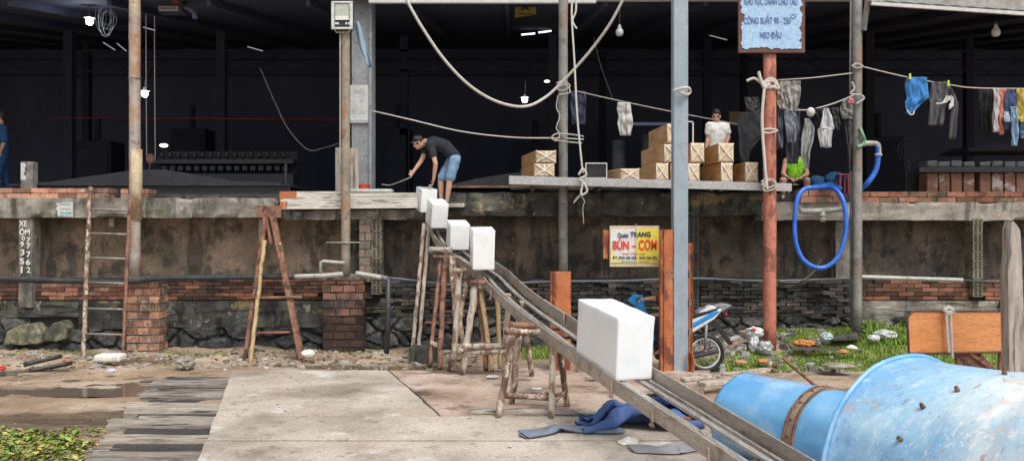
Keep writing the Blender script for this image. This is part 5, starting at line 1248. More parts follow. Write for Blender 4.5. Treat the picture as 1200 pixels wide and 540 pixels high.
# rider
rid = person('motorbike rider in a dark red jacket, mostly hidden behind the posts', W(783, 317, Ym), (-1, 0, -.1), (0, 0, 1), W(786, 330, Ym), W(789, 340, Ym), W(793, 355, Ym), W(796, 364, Ym),
       [W(786, 335, Ym+.17), W(786, 335, Ym-.17)], [W(772, 349, Ym+.27), W(772, 349, Ym-.27)], [W(757, 350, Ym+.28), W(757, 350, Ym-.28)], [W(750, 350, Ym+.27), W(750, 350, Ym-.27)],
       [W(796, 366, Ym+.1), W(796, 366, Ym-.1)], [W(768, 380, Ym+.14), W(768, 380, Ym-.14)], [W(776, 408, Ym+.15), W(776, 408, Ym-.15)], [W(768, 414, Ym+.15), W(768, 414, Ym-.15)],
       cloth((.22, .05, .05)), 1.0, cloth((.04, .04, .05)), 1.8, palm=((0, 0, -1), (0, 0, -1)), curl=.9, shoes=M['black'])

# ================================================================== rest
# ================================================================== plastic drums at lower right
def drum(name, label, top0, d, Rr, L, prof, m, group=None, big=False):
    """lying cylinder: far end centre under top0, axis d; prof(t)->radius factor"""
    d = Vector((d[0], d[1], 0)).normalized(); c0 = Vector(top0)-Vector((0, 0, Rr)); s = Vector((-d.y, d.x, 0))
    t = thing(name, (c0.x, c0.y, 0), label, 'drum', group)
    b = MB()
    def f(u, v, e=0):
        r = Rr*prof(v)+e; a = 2*math.pi*u
        p = c0+d*(L*v); n = s*math.cos(a)+Vector((0, 0, math.sin(a)))
        w = noise.fractal(Vector((p.x*.9+n.x, p.y*.9, n.z*1.4)), 1, 2, 3)*.02
        return p+n*(r+w)
    b.grid(f, 96, 90)
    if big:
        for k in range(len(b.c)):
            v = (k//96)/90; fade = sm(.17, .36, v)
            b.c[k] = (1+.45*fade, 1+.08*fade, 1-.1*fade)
    b.build('shell', m, t, fixn=False, solid=.012)
    return t, f, c0, d, s
def profb(v):
    r = 1+.0*v
    r += .022*math.exp(-((v-.0)/.012)**2)
    for k in (.27, .34, .40): r += .010*math.exp(-((v-k)/.012)**2)
    r -= .03*sm(.30, .36, v)+.25*sm(.42, 1, v)
    r -= .06*math.exp(-((v-.62)/.07)**2)
    return r
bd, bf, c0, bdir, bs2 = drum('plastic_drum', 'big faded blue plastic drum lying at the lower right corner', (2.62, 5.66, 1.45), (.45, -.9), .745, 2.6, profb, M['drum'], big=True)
b = MB(); b.tube([bf(u/64, 0, .01) for u in range(65)], .016, 8); b.build('rim', M['drum2'], bd)
for u, vb in ((.26, .27), (.325, .235), (.365, .195), (.415, .185)):
    b = MB(); p = bf(u, vb, 0); q = bf(u, vb, .035); b.tube([p, q], [.016, .012], 8); b.tube([q, bf(u, vb, .042)], .007, 6); b.build('bolt', M['rust'], bd)
def profs(v): return 1+.015*math.exp(-((v-.0)/.03)**2)
sd, sf_, c1, sdir, ss2 = drum('plastic_drum', 'smaller bright blue plastic drum with a brown strap, behind the big one', (2.4, 8.75, .84), (.5, -.87), .47, 2.3, profs, M['drum2'])
b = MB(); b.grid(lambda u, v: sf_(u, .40+.055*v, .012), 90, 3); b.build('strap', M['band'], sd, fixn=False, solid=.01)
b = MB(); b.grid(lambda u, v: sf_(u, .40+.01*v, .02), 90, 1); b.grid(lambda u, v: sf_(u, .445+.01*v, .02), 90, 1); b.build('strap_edge', M['rust'], sd, fixn=False, solid=.01)
for u in (.3, .36, .42, .47):
    b = MB(); b.tube([sf_(u, .425, .01), sf_(u, .425, .035)], .014, 6); b.build('rivet', M['rust'], sd)
# end wall of small drum (torn lid)
b = MB(); b.grid(lambda u, v: Vector(c1)+(Vector(sf_(u, 0))-Vector(c1))*v+sdir*.03*(1-v), 48, 6); b.build('end_lid', M['drum2'], sd, fixn=False, solid=.01)

# ================================================================== orange board with rope, weathered post
ob = thing('orange_board', tuple(W(1122, 430, 12.5)), 'orange painted steel board with rusty edges and a clipped corner', 'board')
Yo = 12.5
def pboard(name, pts, Y, dep, m, par, bevel=.004):
    b = MB(); q = [W(x, y, Y) for x, y in pts]; b.poly([(p.x, p.z) for p in q], Y, Y+dep); return b.build(name, m, par, bevel=bevel)
pboard('board_plate', [(1065.5, 413), (1064.5, 372), (1071, 365), (1181, 365.5), (1181.5, 411)], Yo, .02, M['orange_board'], ob)
b = MB()
ed = [(1065, 414), (1063.5, 371.5), (1070, 364), (1181, 364), (1182, 412), (1122, 413.5), (1065, 414)]
b.tube([W(x, y, Yo-.004) for x, y in ed], .016, 6); b.build('rusty_edge', M['rustframe'], ob)
pboard('leg_plate', [(1120, 413), (1148, 413), (1168, 432), (1150, 440), (1122, 428)], Yo+.03, .02, M['rust'], ob)
b = MB(); b.bar(W(1134, 412, Yo+.02), W(1168, 436, Yo+.02), .04, .05, up=(0, 1, 0)); b.bar(W(1122, 413, Yo+.06), W(1122, 455, Yo+.06), .05, .05, up=(0, 1, 0)); b.bar(W(1172, 412, Yo+.06), W(1172, 455, Yo+.06), .05, .05, up=(0, 1, 0)); b.build('frame_leg', M['rust'], ob)
rope([(1108, 362), (1112, 360), (1116, 363), (1111, 366), (1107, 363), (1114, 361), (1117, 366), (1110, 368)], .028, 'rope', 'white rope knot on top of the orange board', 12.42, 'rope_knot')
rope([(1109, 366), (1110, 390), (1112, 413)], .02, 'rope', 'left strand of white rope hanging over the orange board', 12.42)
rope([(1114, 366), (1115, 392), (1116, 420)], .018, 'rope', 'right strand of white rope hanging over the orange board', 12.42)
b = MB(); b.tube([W(1117, 364, 12.4), W(1150, 362.5, 12.0), W(1184, 361.5, 11.7)], .006, 5); tag(b.build('wire', M['ropegrey']), 'thin wire running from the orange board to the weathered post', 'wire')
b = MB(); b.bar(W(1171, 363, 12.5), W(1174, 353, 12.5), .05, .05, up=(0, 1, 0)); tag(b.build('iron_stub', M['darkmetal']), 'short dark iron stub sticking up from the orange board', 'stub')
b = MB(); Yq = 11.6
pts = [(1183, 466), (1182.5, 400), (1181, 320), (1184, 300), (1184, 268), (1187, 258.5), (1191, 262), (1196, 270), (1198, 300), (1200, 360), (1201, 466)]
q = [W(x, y, Yq) for x, y in pts]; b.poly([(p.x, p.z) for p in q], Yq, Yq+.2)
tag(b.build('timber_post', M['oldwood_v'], bevel=.012), 'tall grey weathered wooden post with a split top at the right edge', 'post')

# ================================================================== cloth heaps under the chute
def heap(poly, Hh, m, label, name, seed, cell=.013, z0=ZD):
    """crumpled cloth lying in a heap: ridged folds, ragged outline"""
    xs_ = [p[0] for p in poly]; ys_ = [p[1] for p in poly]; x0, x1, y0, y1 = min(xs_), max(xs_), min(ys_), max(ys_)
    def dist(x, y):
        ins = False; dm = 9
        for i in range(len(poly)):
            a = poly[i]; c = poly[(i+1) % len(poly)]
            if (a[1] > y) != (c[1] > y) and x < (c[0]-a[0])*(y-a[1])/(c[1]-a[1])+a[0]: ins = not ins
            dx, dy = c[0]-a[0], c[1]-a[1]; t = max(0, min(1, ((x-a[0])*dx+(y-a[1])*dy)/(dx*dx+dy*dy)))
            dm = min(dm, math.hypot(x-a[0]-t*dx, y-a[1]-t*dy))
        return dm if ins else -dm
    b = MB(); nu = int((x1-x0)/cell); nv = int((y1-y0)/cell)
    D = {}
    def f(u, v):
        x = x0+(x1-x0)*u; y = y0+(y1-y0)*v
        w = noise.noise_vector(Vector((x*2, y*2, seed)))
        d = dist(x, y)+.06*noise.noise(Vector((x*6, y*6, seed)))
        D[(round(u*nu), round(v*nv))] = d
        h = .012
        for k_, (ax, ay, fr, am) in enumerate(((.8, .6, 7, .5), (-.5, .9, 9, .4), (1, -.2, 15, .3), (.3, 1, 21, .26))):
            t_ = (x*ax+y*ay)*fr+3.2*noise.noise(Vector((x*1.3, y*1.3, seed+k_)))+1.2*noise.noise(Vector((x*4, y*4, seed+k_)))
            h += am*(1-abs(math.sin(t_)))**1.4*(.55+.45*noise.noise(Vector((x*2, y*2, seed+7+k_))))*sm(0, .1+.25*am, d)*(.3*Hh+.085)
        h += Hh*.8*sm(0, .16, d)*max(.12, .5+1.3*noise.noise(Vector((x*2.4, y*2.0, seed+2))))
        return (x+w.x*.04, y+w.y*.04, z0+max(h, .008))
    b.grid(f, nu, nv, True, mask=None)
    nf, nsm, nc = [], [], []
    for k, fc in enumerate(b.f):
        i, j = k % nu, k//nu
        if min(D.get((i, j), -1), D.get((i+1, j), -1), D.get((i+1, j+1), -1), D.get((i, j+1), -1)) > 0: nf.append(fc); nsm.append(True); nc.append((1, 1, 1))
    b.f, b.sm, b.c = nf, nsm, nc
    used = sorted({i for fc in b.f for i in fc}); mp = {o: n for n, o in enumerate(used)}
    b.v = [b.v[i] for i in used]; b.f = [tuple(mp[i] for i in fc) for fc in b.f]
    return tag(b.build(name, m, solid=.008, fixn=False), label, name.split('_')[-1])
def gp_(px_, py_, z=ZD):
    Y = (H-z)*1000/(py_-270); return ((px_-600)*Y/1000, Y)
def dropped(data, name, label, loc, scale, rz, m):
    """place a fallen sheet from drop_sheet"""
    n, mm, pts = data
    lo = [min(p[k] for p in pts) for k in range(3)]; hi = [max(p[k] for p in pts) for k in range(3)]
    ca, sa = math.cos(rz), math.sin(rz); b = MB()
    for p in pts:
        x = (p[0]-(lo[0]+hi[0])/2)*scale[0]; y = (p[1]-(lo[1]+hi[1])/2)*scale[1]
        b.v.append(Vector((loc[0]+x*ca-y*sa, loc[1]+x*sa+y*ca, ZD+.012+(p[2]-lo[2])*scale[2])))
    for j in range(mm):
        for i in range(n): k = j*(n+1)+i; b.face((k, k+1, k+n+2, k+n+1), True)
    return tag(b.build(name, m, solid=.006, fixn=False, sub=1), label, name.split('_')[-1])
dropped(SHEET_BIG, 'blue_cloth', 'crumpled bright blue cloth heap under the lower chute', gp_(750, 500), (.85, .8, 1.35), .1, cloth((.09, .165, .4)))
dropped(SHEET_SMALL, 'grey_cloth', 'flat grey blue cloth spread left of the blue heap', gp_(668, 506), (1.15, 1.1, .55), .15, cloth((.2, .235, .31)))
dropped(SHEET_SMALL, 'grey_rag', 'dirty grey rags in front of the blue heap', gp_(782, 527), (.75, .8, .4), 3.3, cloth((.3, .3, .32)))
heap([gp_(725, 517), gp_(750, 516), gp_(752, 523), gp_(730, 524)], .1, M['foam'], 'small pale crumpled bag in front of the blue heap', 'plastic_bag', 15)
# ================================================================== lumps: stones, bags and litter
def lump(name, label, px_, py_, wpx, hpx, Y, m, seed=0, dep=.8, cat=None, rough=.35, sub=3, sharp=False):
    bm = bmesh.new(); bmesh.ops.create_icosphere(bm, subdivisions=sub, radius=1)
    c = W(px_, py_, Y); rx = wpx*Y/2000; rz = hpx*Y/2000
    b = MB()
    for v in bm.verts:
        n = noise.fractal(v.co*1.3+Vector((seed*3.1, 0, 0)), 1, 2, 4) if not sharp else (1-2*abs(noise.noise(v.co*1.7+Vector((seed*3.1, 0, 0)))))*.8
        q = v.co*(1+rough*n); b.v.append(Vector((c.x+q.x*rx, c.y+q.y*rx*dep, c.z+q.z*rz)))
    for f_ in bm.faces: b.face(tuple(v.index for v in f_.verts), not sharp)
    bm.free(); return tag(b.build(name, m), label, cat or name.split('_')[-1])
gr = plain('bagred', (.6, .05, .05), .5)
bg = lump('plastic_bag', 'white plastic bag with a red mark on the rubbish beside the red pole', 884, 389, 17, 11, 15.0, M['plastic_w'], 1, sharp=True, rough=.5)
lump('plastic_bag', 'upright white plastic bag below the red marked one', 884, 404, 10, 17, 14.9, M['plastic_w'], 2, sharp=True, rough=.5)
lump('plastic_bag', 'grey translucent plastic bag just left of the red pole foot', 896, 407, 15, 13, 14.7, plain('baggrey', (.42, .44, .46), .3), 3, sharp=True, rough=.6)
b = MB(); q = W(883, 386, 14.85); b.sph(q, (.05, .02, .03)); b.build('red_mark', gr, bg)
lump('plastic_bag', 'clear whitish plastic sheet in the grass right of the grey pole', 1037, 392, 21, 9, 15.3, plain('bagclear', (.5, .55, .53), .3), 4, sharp=True, rough=.6)
lump('plastic_bag', 'small white bag in the grass right of the grey pole', 1024, 396, 12, 7, 15.1, M['plastic_w'], 5, sharp=True)
lump('plastic_bag', 'pale blue bag in the grass left of the black slab', 968, 395, 14, 11, 15.1, plain('bagblue', (.4, .5, .52), .3), 6, sharp=True)
b = MB(); b.hexa([W(972, 400, 15.0), W(1006, 399, 15.0), W(1008, 396, 15.5), W(976, 397, 15.5), W(973, 397, 15.0), W(1004, 391, 15.0), W(1005, 389, 15.5), W(978, 393, 15.5)]); tag(b.build('black_slab', M['beamdark'], bevel=.02), 'black wet slab lying in the grass below the grey pole', 'slab')
lump('orange_cloth', 'orange cloth scrap on the rubbish right of the red pole', 942, 402, 22, 7, 14.7, cloth((.62, .24, .07)), 7, sharp=True, rough=.5)
lump('orange_cloth', 'small orange scrap in front of the upright white bag', 894, 423, 12, 5, 14.2, cloth((.6, .27, .1)), 8, sharp=True)
lump('orange_cloth', 'orange wrapper at the left end of the rubbish', 868, 424, 13, 4, 14.2, cloth((.6, .33, .15)), 9, sharp=True)
lump('orange_cloth', 'tiny orange scrap at the right end of the grass edge', 988, 412, 11, 5, 14.5, cloth((.62, .3, .12)), 10, sharp=True)
lump('brick_piece', 'broken red brick piece on the dirt in front of the grass', 909, 428, 9, 6, 13.9, M['rust'], 11)
lump('stone', 'pale flat stone at the edge of the grass', 998, 407, 12, 5, 14.5, M['foam'], 12)
lump('stone', 'tan stone in the grass left of the black slab', 957, 403, 10, 8, 14.8, M['beam'], 13)
lump('stone', 'long pale flat stone on the dirt road in front of the grass', 980, 428, 34, 5, 13.7, M['beam'], 14, 1)
b = MB(); b.bar(W(926, 407, 14.6), W(984, 409, 14.6), .1, .04, col=(.3, .3, .3)); tag(b.build('dark_plank', M['oldwood']), 'dark plank lying in the rubbish right of the red pole', 'plank')
b = MB(); b.bar(W(918, 420, 12.5), W(962, 457, 10.2), .03, .03); tag(b.build('iron_rod', M['rust']), 'thin dark iron rod slanting over the dirt behind the small drum', 'rod')
for k, (x0, y0, x1, y1, w_) in enumerate(((800, 447, 900, 435, .12), (822, 452, 880, 445, .2), (806, 441, 868, 443, .08))):
    b = MB(); b.col = (1.3, 1.25, 1.2); p0 = gp_(x0, y0); p1 = gp_(x1, y1)
    b.bar(Vector((p0[0], p0[1], ZD+.03)), Vector((p1[0], p1[1], ZD+.03)), w_, .05); tag(b.build('scrap_board', M['oldwood'], bevel=.006), ['longest pale scrap board lying behind the blue drums', 'wide grey scrap board nearest the drums', 'short thin scrap board beside the motorbike wheel'][k], 'board', 'scrap boards behind the drums')
# left side
b = MB(); b.box(*[v for v in (W(112.5, 0, 14.5).x, W(143, 0, 14.5).x, 14.4, 14.7, .08, .2)]); tag(b.build('foam_block', M['foam'], bevel=.035), 'white foam block lying at the foot of the tall ladder', 'foam block')
lump('stone', 'grey brown pyramid shaped stone in front of the dock between ladder and stand', 218, 425, 17, 14, 14.0, M['beam'], 15, 1, rough=.5, sharp=True)
lump('stone', 'white rubble lump near the foot of the sooty brick pier', 361, 414, 14, 8, 14.9, M['foam'], 16, 1, sharp=True)
lump('litter', 'small white and violet wrapper on the dirt below the foam block', 130, 434, 10, 4, 13.4, plain('violet', (.6, .6, .75), .4), 17, sharp=True, cat='wrapper')
lump('litter', 'tiny red wrapper on the dirt at the far left', 3, 431, 7, 5, 13.6, gr, 18, sharp=True, cat='wrapper')
lump('litter', 'white plastic scrap lying among the weeds at the lower left', 18, 519, 14, 10, 9.2, M['plastic_w'], 19, sharp=True, cat='wrapper')
lump('litter', 'white paper scrap on the slabs under the pale trestle', 577, 441, 12, 3, 12.6, M['plastic_w'], 20, sharp=True, cat='paper')
lump('litter', 'flat white foam scrap on the slabs left of the near trestle', 629, 455, 11, 2.5, 11.7, M['plastic_w'], 21, sharp=True, cat='paper')
lump('litter', 'oval white scrap on the slabs just left of the big ice block base', 696, 440.5, 14, 3.5, 12.4, M['plastic_w'], 22, sharp=True, cat='paper')
lump('litter', 'pale scrap between the slabs and the small drum', 845, 469, 12, 4, 10.4, M['plastic_w'], 23, sharp=True, cat='paper')
for k, (x0, y0, x1, y1) in enumerate(((28, 430, 72, 420), (34, 437, 84, 428))):
    b = MB(); polebar(b, W(x0, y0-3, 13.9), W(x1, y1-3, 14.3), .04, k+30); tag(b.build('charred_stick', M['rung']), ['upper dark stick in the litter at far left', 'lower longer dark stick in the litter at far left'][k], 'stick')
# scattered small rubble: nobody could count it
def scatter(name, n, area, sizes, pal, seed, zf, flat=.5, keep=None):
    random.seed(seed); b = MB()
    for _ in range(n):
        x = random.uniform(area[0], area[1]); y = random.uniform(area[2], area[3])
        if keep and not keep(x, y): continue
        s = random.choice(sizes)*random.uniform(.6, 1.4); z = zf(x, y)
        b.col = random.choice(pal); c = random.uniform(.75, 1.15); b.col = tuple(q*c for q in b.col)
        a = random.uniform(0, math.pi); ca, sa = math.cos(a), math.sin(a); P = []
        for zz in (0, 1):
            for ux, uy in ((-1, -1), (1, -1), (1, 1), (-1, 1)):
                k = random.uniform(.4, 1)*(1 if zz == 0 else .75); px_ = ux*s*k; py_ = uy*s*k*.7
                P.append((x+px_*ca-py_*sa, y+px_*sa+py_*ca, z-.01+zz*s*flat*random.uniform(.6, 1.4)))
        b.hexa(P)
    return tag(b.build(name, M['rubble'], org=Vector((0, 0, 0))), kind='stuff')
PL = [(.5, .48, .44), (.42, .36, .28), (.16, .12, .09), (.25, .2, .16), (.09, .075, .06), (.36, .32, .27), (.3, .22, .14), (.5, .47, .42), (.2, .17, .13), (.13, .14, .08)]
scatter('rubble', 4200, (-11, -.6, 13.9, 16.0), [.02, .03, .04, .055], PL, 1, gh, keep=lambda x, y: random.random() < sm(13.7, 15, y)*(.45+.6*noise.noise(Vector((x, y, 1)))+.2))
scatter('pebbles', 3200, (-11, -4, 7, 13.9), [.008, .014, .022], PL, 2, gh, keep=lambda x, y: noise.noise(Vector((x*.7, y*1.2, 8)))+.25*(y > 12.8) > random.uniform(-.35, .45))
scatter('leaf_litter', 2600, (-11, -2.4, 13.4, 15.6), [.02, .03, .04], [(.2, .17, .08), (.14, .15, .07), (.3, .24, .14), (.12, .09, .06), (.36, .33, .24)], 22, gh, .12, keep=lambda x, y: noise.noise(Vector((x*1.2, y*1.5, 6)))+.3 > random.uniform(0, .7))
scatter('rubble', 1100, (3.3, 6.3, 14.0, 15.9), [.02, .03, .05, .07, .1], [(.3, .29, .27), (.42, .41, .39), (.16, .15, .14), (.1, .1, .1), (.55, .54, .5), (.3, .22, .16)], 3, gh, keep=lambda x, y: random.random() < .95-sm(4.6, 6.0, x)*.8)
scatter('pebbles', 500, (2.6, 12, 10, 14.2), [.01, .02, .03], PL, 4, gh)
scatter('litter_bits', 260, (-11, -3.5, 14.0, 15.6), [.03, .045, .06], [(.7, .7, .68), (.6, .58, .5), (.35, .45, .5), (.5, .1, .08), (.62, .6, .6)], 6, gh, .25)
scatter('litter_bits', 90, (-3.8, 2, 8.2, 13), [.008, .015, .02], [(.1, .08, .07), (.2, .15, .1), (.6, .6, .55)], 8, lambda x, y: ZD+.006, .3)
# grass
def grass(name, n, area, hgt, keep, seed, pal):
    random.seed(seed); b = MB()
    for _ in range(n):
        x = random.uniform(area[0], area[1]); y = random.uniform(area[2], area[3])
        if not keep(x, y): continue
        z = gh(x, y)-.005; h = hgt*random.uniform(.5, 1.4); a = random.uniform(0, 6.28); w = h*.09+.003
        dx, dy = math.cos(a)*w, math.sin(a)*w; lx, ly = random.gauss(0, h*.35), random.gauss(0, h*.35)
        b.col = random.choice(pal); k = len(b.v)
        b.v += [Vector((x-dx, y-dy, z)), Vector((x+dx, y+dy, z)), Vector((x+dx*.7+lx*.5, y+dy*.7+ly*.5, z+h*.6)), Vector((x-dx*.7+lx*.5, y-dy*.7+ly*.5, z+h*.6)), Vector((x+lx, y+ly, z+h))]
        b.face((k, k+1, k+2, k+3)); b.face((k+3, k+2, k+4))
    return tag(b.build(name, M['grass'], org=Vector((0, 0, 0)), fixn=False), kind='stuff')
def gmask(x, y):
    n = noise.noise(Vector((x*1.1, y*1.7, 4)))*.5+noise.noise(Vector((x*4, y*5, 4)))*.25
    if 3.3 < x < 4.9: return 14.0+n*.3 < y < 14.9+n*.5
    return x > 3.2 and y > 14.0+n*.5 and n > -.5 and (x < 9.6 or n > .1)
grass('grass', 60000, (3.2, 11, 13.8, 16.1), .058, gmask, 3, [(1, 1, 1), (1.3, 1.15, .9), (.7, .8, .7), (1.5, 1.4, 1)])
grass('grass', 5000, (6.4, 9.4, 15.1, 16.0), .17, lambda x, y: noise.noise(Vector((x*1.5, y, 3))) > -.15, 9, [(1, 1.05, .9), (1.3, 1.2, 1), (.8, .9, .8)])
grass('grass', 2500, (.2, 1.1, 15.0, 16.0), .1, lambda x, y: True, 4, [(1, 1.1, 1), (1.3, 1.2, .9)])
grass('grass', 1500, (-9.5, -2.5, 15.4, 16.0), .05, lambda x, y: noise.noise(Vector((x*2, y, 7))) > .15, 5, [(1, .9, .9), (.7, .7, .6)])
# broad leaved weeds at the lower left corner
random.seed(12); b = MB()
for _ in range(9500):
    x = random.uniform(-6.6, -3.4); y = random.uniform(7.2, 10.1)
    n = noise.noise(Vector((x*1.6, y*2, 2)))
    if y > 9.55+n*.7 or n+noise.noise(Vector((x*5, y*5, 1)))*.5 < -.42 or x > Lx(y)-1.15-.3*(n > .1): continue
    s = random.uniform(.018, .05); a = random.uniform(0, 6.28); tilt = random.uniform(-.5, .7); z = gh(x, y)+random.uniform(.01, .11)
    b.col = random.choice([(.8, .75, .8), (1.2, 1, .9), (1.5, 1.15, 1.2), (.5, .5, .5), (1.1, .6, 1.0), (.9, .55, .8), (1.3, 1.2, 1), (2.6, 1.2, 1.8) if random.random() < .3 else (1.1, 1.1, 1)])
    ux, uy = math.cos(a)*s, math.sin(a)*s; vx, vy = -math.sin(a)*s*.7, math.cos(a)*s*.7; k = len(b.v)
    b.v += [Vector((x-ux, y-uy, z-tilt*s)), Vector((x+vx, y+vy, z+.3*s)), Vector((x+ux, y+uy, z+tilt*s)), Vector((x-vx, y-vy, z+.3*s)), Vector((x, y, z-.1*s))]
    b.face((k, k+1, k+4)); b.face((k+1, k+2, k+4)); b.face((k+2, k+3, k+4)); b.face((k+3, k, k+4))
tag(b.build('weeds', M['grass'], org=Vector((0, 0, 0)), fixn=False), kind='stuff')

# ================================================================== things inside the hall
# sheeting covered bed on the left
t = thing('ice_bed', tuple(W(180, 215, 17.2)), 'low ice tank with dusty grey sheeting and a thin rail behind the brick course', 'ice tank')
b = MB(); Yi = 17.2
q = [W(x, y, Yi) for x, y in ((25, 215), (60, 213), (130, 203), (165, 198.5), (195, 199), (250, 208), (275, 212), (330, 214), (330, 217), (25, 217))]
b.poly([(p.x, p.z) for p in q], Yi, Yi+2.2); b.build('sheeting', M['net'], t)
b = MB(); b.box(W(12, 0, Yi).x, W(340, 0, Yi).x, Yi-.06, Yi-.01, W(0, 217.5, Yi).z, W(0, 216, Yi).z); b.box(W(335, 0, Yi).x, W(337, 0, Yi).x, Yi-.08, Yi-.03, W(0, 217, Yi).z, W(0, 192, Yi).z); b.build('rail', M['darkmetal'], t)
b = MB(); b.box(W(12, 0, Yi).x, W(340, 0, Yi).x, Yi, Yi+.05, 3.0, W(0, 217.6, Yi).z); b.build('side_skirt', M['black'], t)
t = thing('canister_rack', tuple(W(260, 205, 20)), 'long rack with a row of dark capped canisters in the dim hall', 'rack')
Yr = 20.0
b = MB(); b.box(W(180, 0, Yr).x, W(345, 0, Yr).x, Yr+.3, Yr+.5, W(0, 204, Yr).z, W(0, 176, Yr).z); b.build('rack_panel', M['net'], t)
b = MB()
for i in range(16): 
    p = W(190+i*9.5, 182, Yr); b.tube([p+V((0, 0, -.12)), p+V((0, 0, .05)), p+V((0, 0, .09))], [.05, .05, .03], 10)
b.build('canister', M['black'], t)
b = MB()
for i in range(16): p = W(190+i*9.5, 197, Yr-.1); b.box(p.x-.06, p.x+.06, Yr, Yr+.2, p.z-.05, p.z+.06)
b.build('can_end', M['darkmetal'], t, bevel=.01)
b = MB(); b.box(W(180, 0, Yr).x, W(345, 0, Yr).x, Yr-.1, Yr+.28, W(0, 192, Yr).z, W(0, 187, Yr).z); b.box(W(180, 0, Yr).x, W(345, 0, Yr).x, Yr-.1, Yr+.28, 3.0, W(0, 204, Yr).z); b.build('rack_beam', M['darkmetal'], t)
t = thing('tank_cover', tuple(W(570, 222, 17.5)), 'grey sloping tank cover behind the bent man', 'cover')
b = MB(); q = [W(x, y, 17.5) for x, y in ((525, 217), (560, 209), (600, 203), (640, 200), (640, 220), (525, 220))]; b.poly([(p.x, p.z) for p in q], 17.5, 19); b.build('sheeting', M['net'], t)
b = MB(); b.box(W(525, 0, 17.4).x, W(640, 0, 17.4).x, 17.4, 17.48, W(0, 220, 17.4).z, W(0, 217.5, 17.4).z); b.build('rail', M['rust'], t)
# crane hook
t = thing('crane_hook', tuple(W(177, 213, 19)), 'dark crane hook block hanging behind the ochre pole', 'hook')
b = MB(); b.sph(W(176, 186, 19), (.1, .06, .12)); b.tube(spline([W(176, 189, 19), W(175, 200, 19), W(172, 208, 19), W(176, 212, 19), W(181, 207, 19)], 5), .028, 8); b.build('hook_block', M['rust'], t)
b = MB(); p = W(31, 213, 17.0); b.box(W(24, 0, 17).x, W(38, 0, 17).x, 17, 17.2, 3.0, W(0, 189.5, 17).z)
o = tag(b.build('tin_box', M['beam'], bevel=.01), 'small upright box with flaking white paint at the far left', 'box'); b = MB(); b.grid(lambda u, v: (W(24.5+(5+3*noise.noise(V((v*4, 0, 0))))*u, 0, 17).x, 16.993, W(0, 211-20*v, 17).z), 4, 12); b.build('white_paint', M['colwhite'], o, fixn=False)
# tank behind boxes and drums
for x0, x1, y0, lb in ((717, 733, 165, 'left'), (752, 765, 158, 'right')):
    b = MB(); p0, p1 = W(x0, 0, 18.5).x, W(x1, 0, 18.5).x; b.tube([((p0+p1)/2, 18.5, 3.0), ((p0+p1)/2, 18.5, W(0, y0, 18.5).z)], (p1-p0)/2, 16); tag(b.build('steel_tank', M['darkmetal']), lb+' of two dark upright cylinders in the gloom behind the boxes', 'cylinder', 'dark cylinders behind the boxes')
b = MB(); b.box(W(742, 0, 17.6).x, W(790, 0, 17.6).x, 17.6, 17.65, W(0, 147, 17.6).z, W(0, 143.5, 17.6).z); tag(b.build('shelf_rail', M['hall']), 'dim grey rail behind the big box stack', 'rail')
b = MB(); b.box(W(855, 0, 19).x, W(890, 0, 19).x, 19, 19.1, W(0, 147, 19).z, W(0, 131, 19).z); tag(b.build('notice_board', plain('ypan', (.14, .11, .04), .8)), 'dull yellow panel in the gloom behind the man in white', 'panel')
# blue sacks and pink chair at right
for k, (x0, x1, y0) in enumerate(((946, 970, 206), (966, 992, 202), (950, 984, 213))):
    lump('blue_sack', ['left of the blue sacks beside the neon vest', 'right and taller of the blue sacks behind the hose', 'lowest of the blue sacks just above the hose'][k], (x0+x1)/2, y0+7, x1-x0, 14, 16.9-.1*k, cloth((.03, .13, .3)), 40+k, .6, 'sack', .2)
t = thing('plastic_stool', tuple(W(988, 222, 16.6)), 'small dark pink plastic stool behind the blue hose', 'stool'); mp_ = plain('pinkst', (.35, .04, .08), .5)
b = MB(); a, c = W(981, 204, 16.6), W(994, 206, 16.6); b.box(a.x, c.x, 16.5, 16.72, c.z, a.z); b.build('seat', mp_, t, bevel=.01)
for x0, y_ in ((981.5, 16.5), (991, 16.5), (981.5, 16.69), (991, 16.69)): b = MB(); a = W(x0, 0, 16.6); b.box(a.x, a.x+.035, y_, y_+.03, 3.0, c.z); b.build('leg', mp_, t)
# ice cans row at right
t = thing('ice_can_rack', tuple(W(1145, 223, 16.9)), 'rack of rust brown ice cans with grey caps at the right', 'rack'); Yc = 16.9
b = MB(); b.box(W(1074, 0, Yc).x, W(1330, 0, Yc).x, Yc-.12, Yc-.02, W(0, 202, Yc).z, W(0, 196, Yc).z); b.build('front_bar', M['darkmetal'], t)
b = MB(); b.box(W(1074, 0, Yc).x, W(1330, 0, Yc).x, Yc+.5, Yc+.55, 3.0, W(0, 196, Yc).z); b.build('back_panel', M['black'], t)
b = MB(); b.box(W(1082, 0, Yc).x, W(1330, 0, Yc).x, Yc-.04, Yc+.4, 2.99, 3.02); b.build('bed', M['darkmetal'], t)
M['can'] = mat('rust and paint can', [(.2, .085, .05), (.3, .15, .1)], 4, rough=.7, bump=.4, layers=[Ly((.5, .46, .42), 3.5, .54, .6, .85), Ly((.08, .04, .03), 7, .6, .64, .7)])
i = 0
for x0 in (1086.5, 1100.5, 1115, 1129.5, 1148.5, 1163, 1177.5, 1191.5, 1206, 1221, 1236):
    b = MB(); b.box(W(x0, 0, Yc).x, W(x0+12.5, 0, Yc).x, Yc, Yc+.35, 3.02, W(0, 202.3, Yc).z); o = b.build('ice_can', M['can'], t, bevel=.01)
    b = MB(); b.box(W(x0-.5, 0, Yc).x, W(x0+12.5, 0, Yc).x, Yc-.01, Yc+.35, W(0, 195.5, Yc).z, W(0, 189+random.uniform(-.6, .6), Yc).z, j=.012); b.build('can_cap', plain('capgrey', (.14, .145, .16), .5), o, bevel=.02)
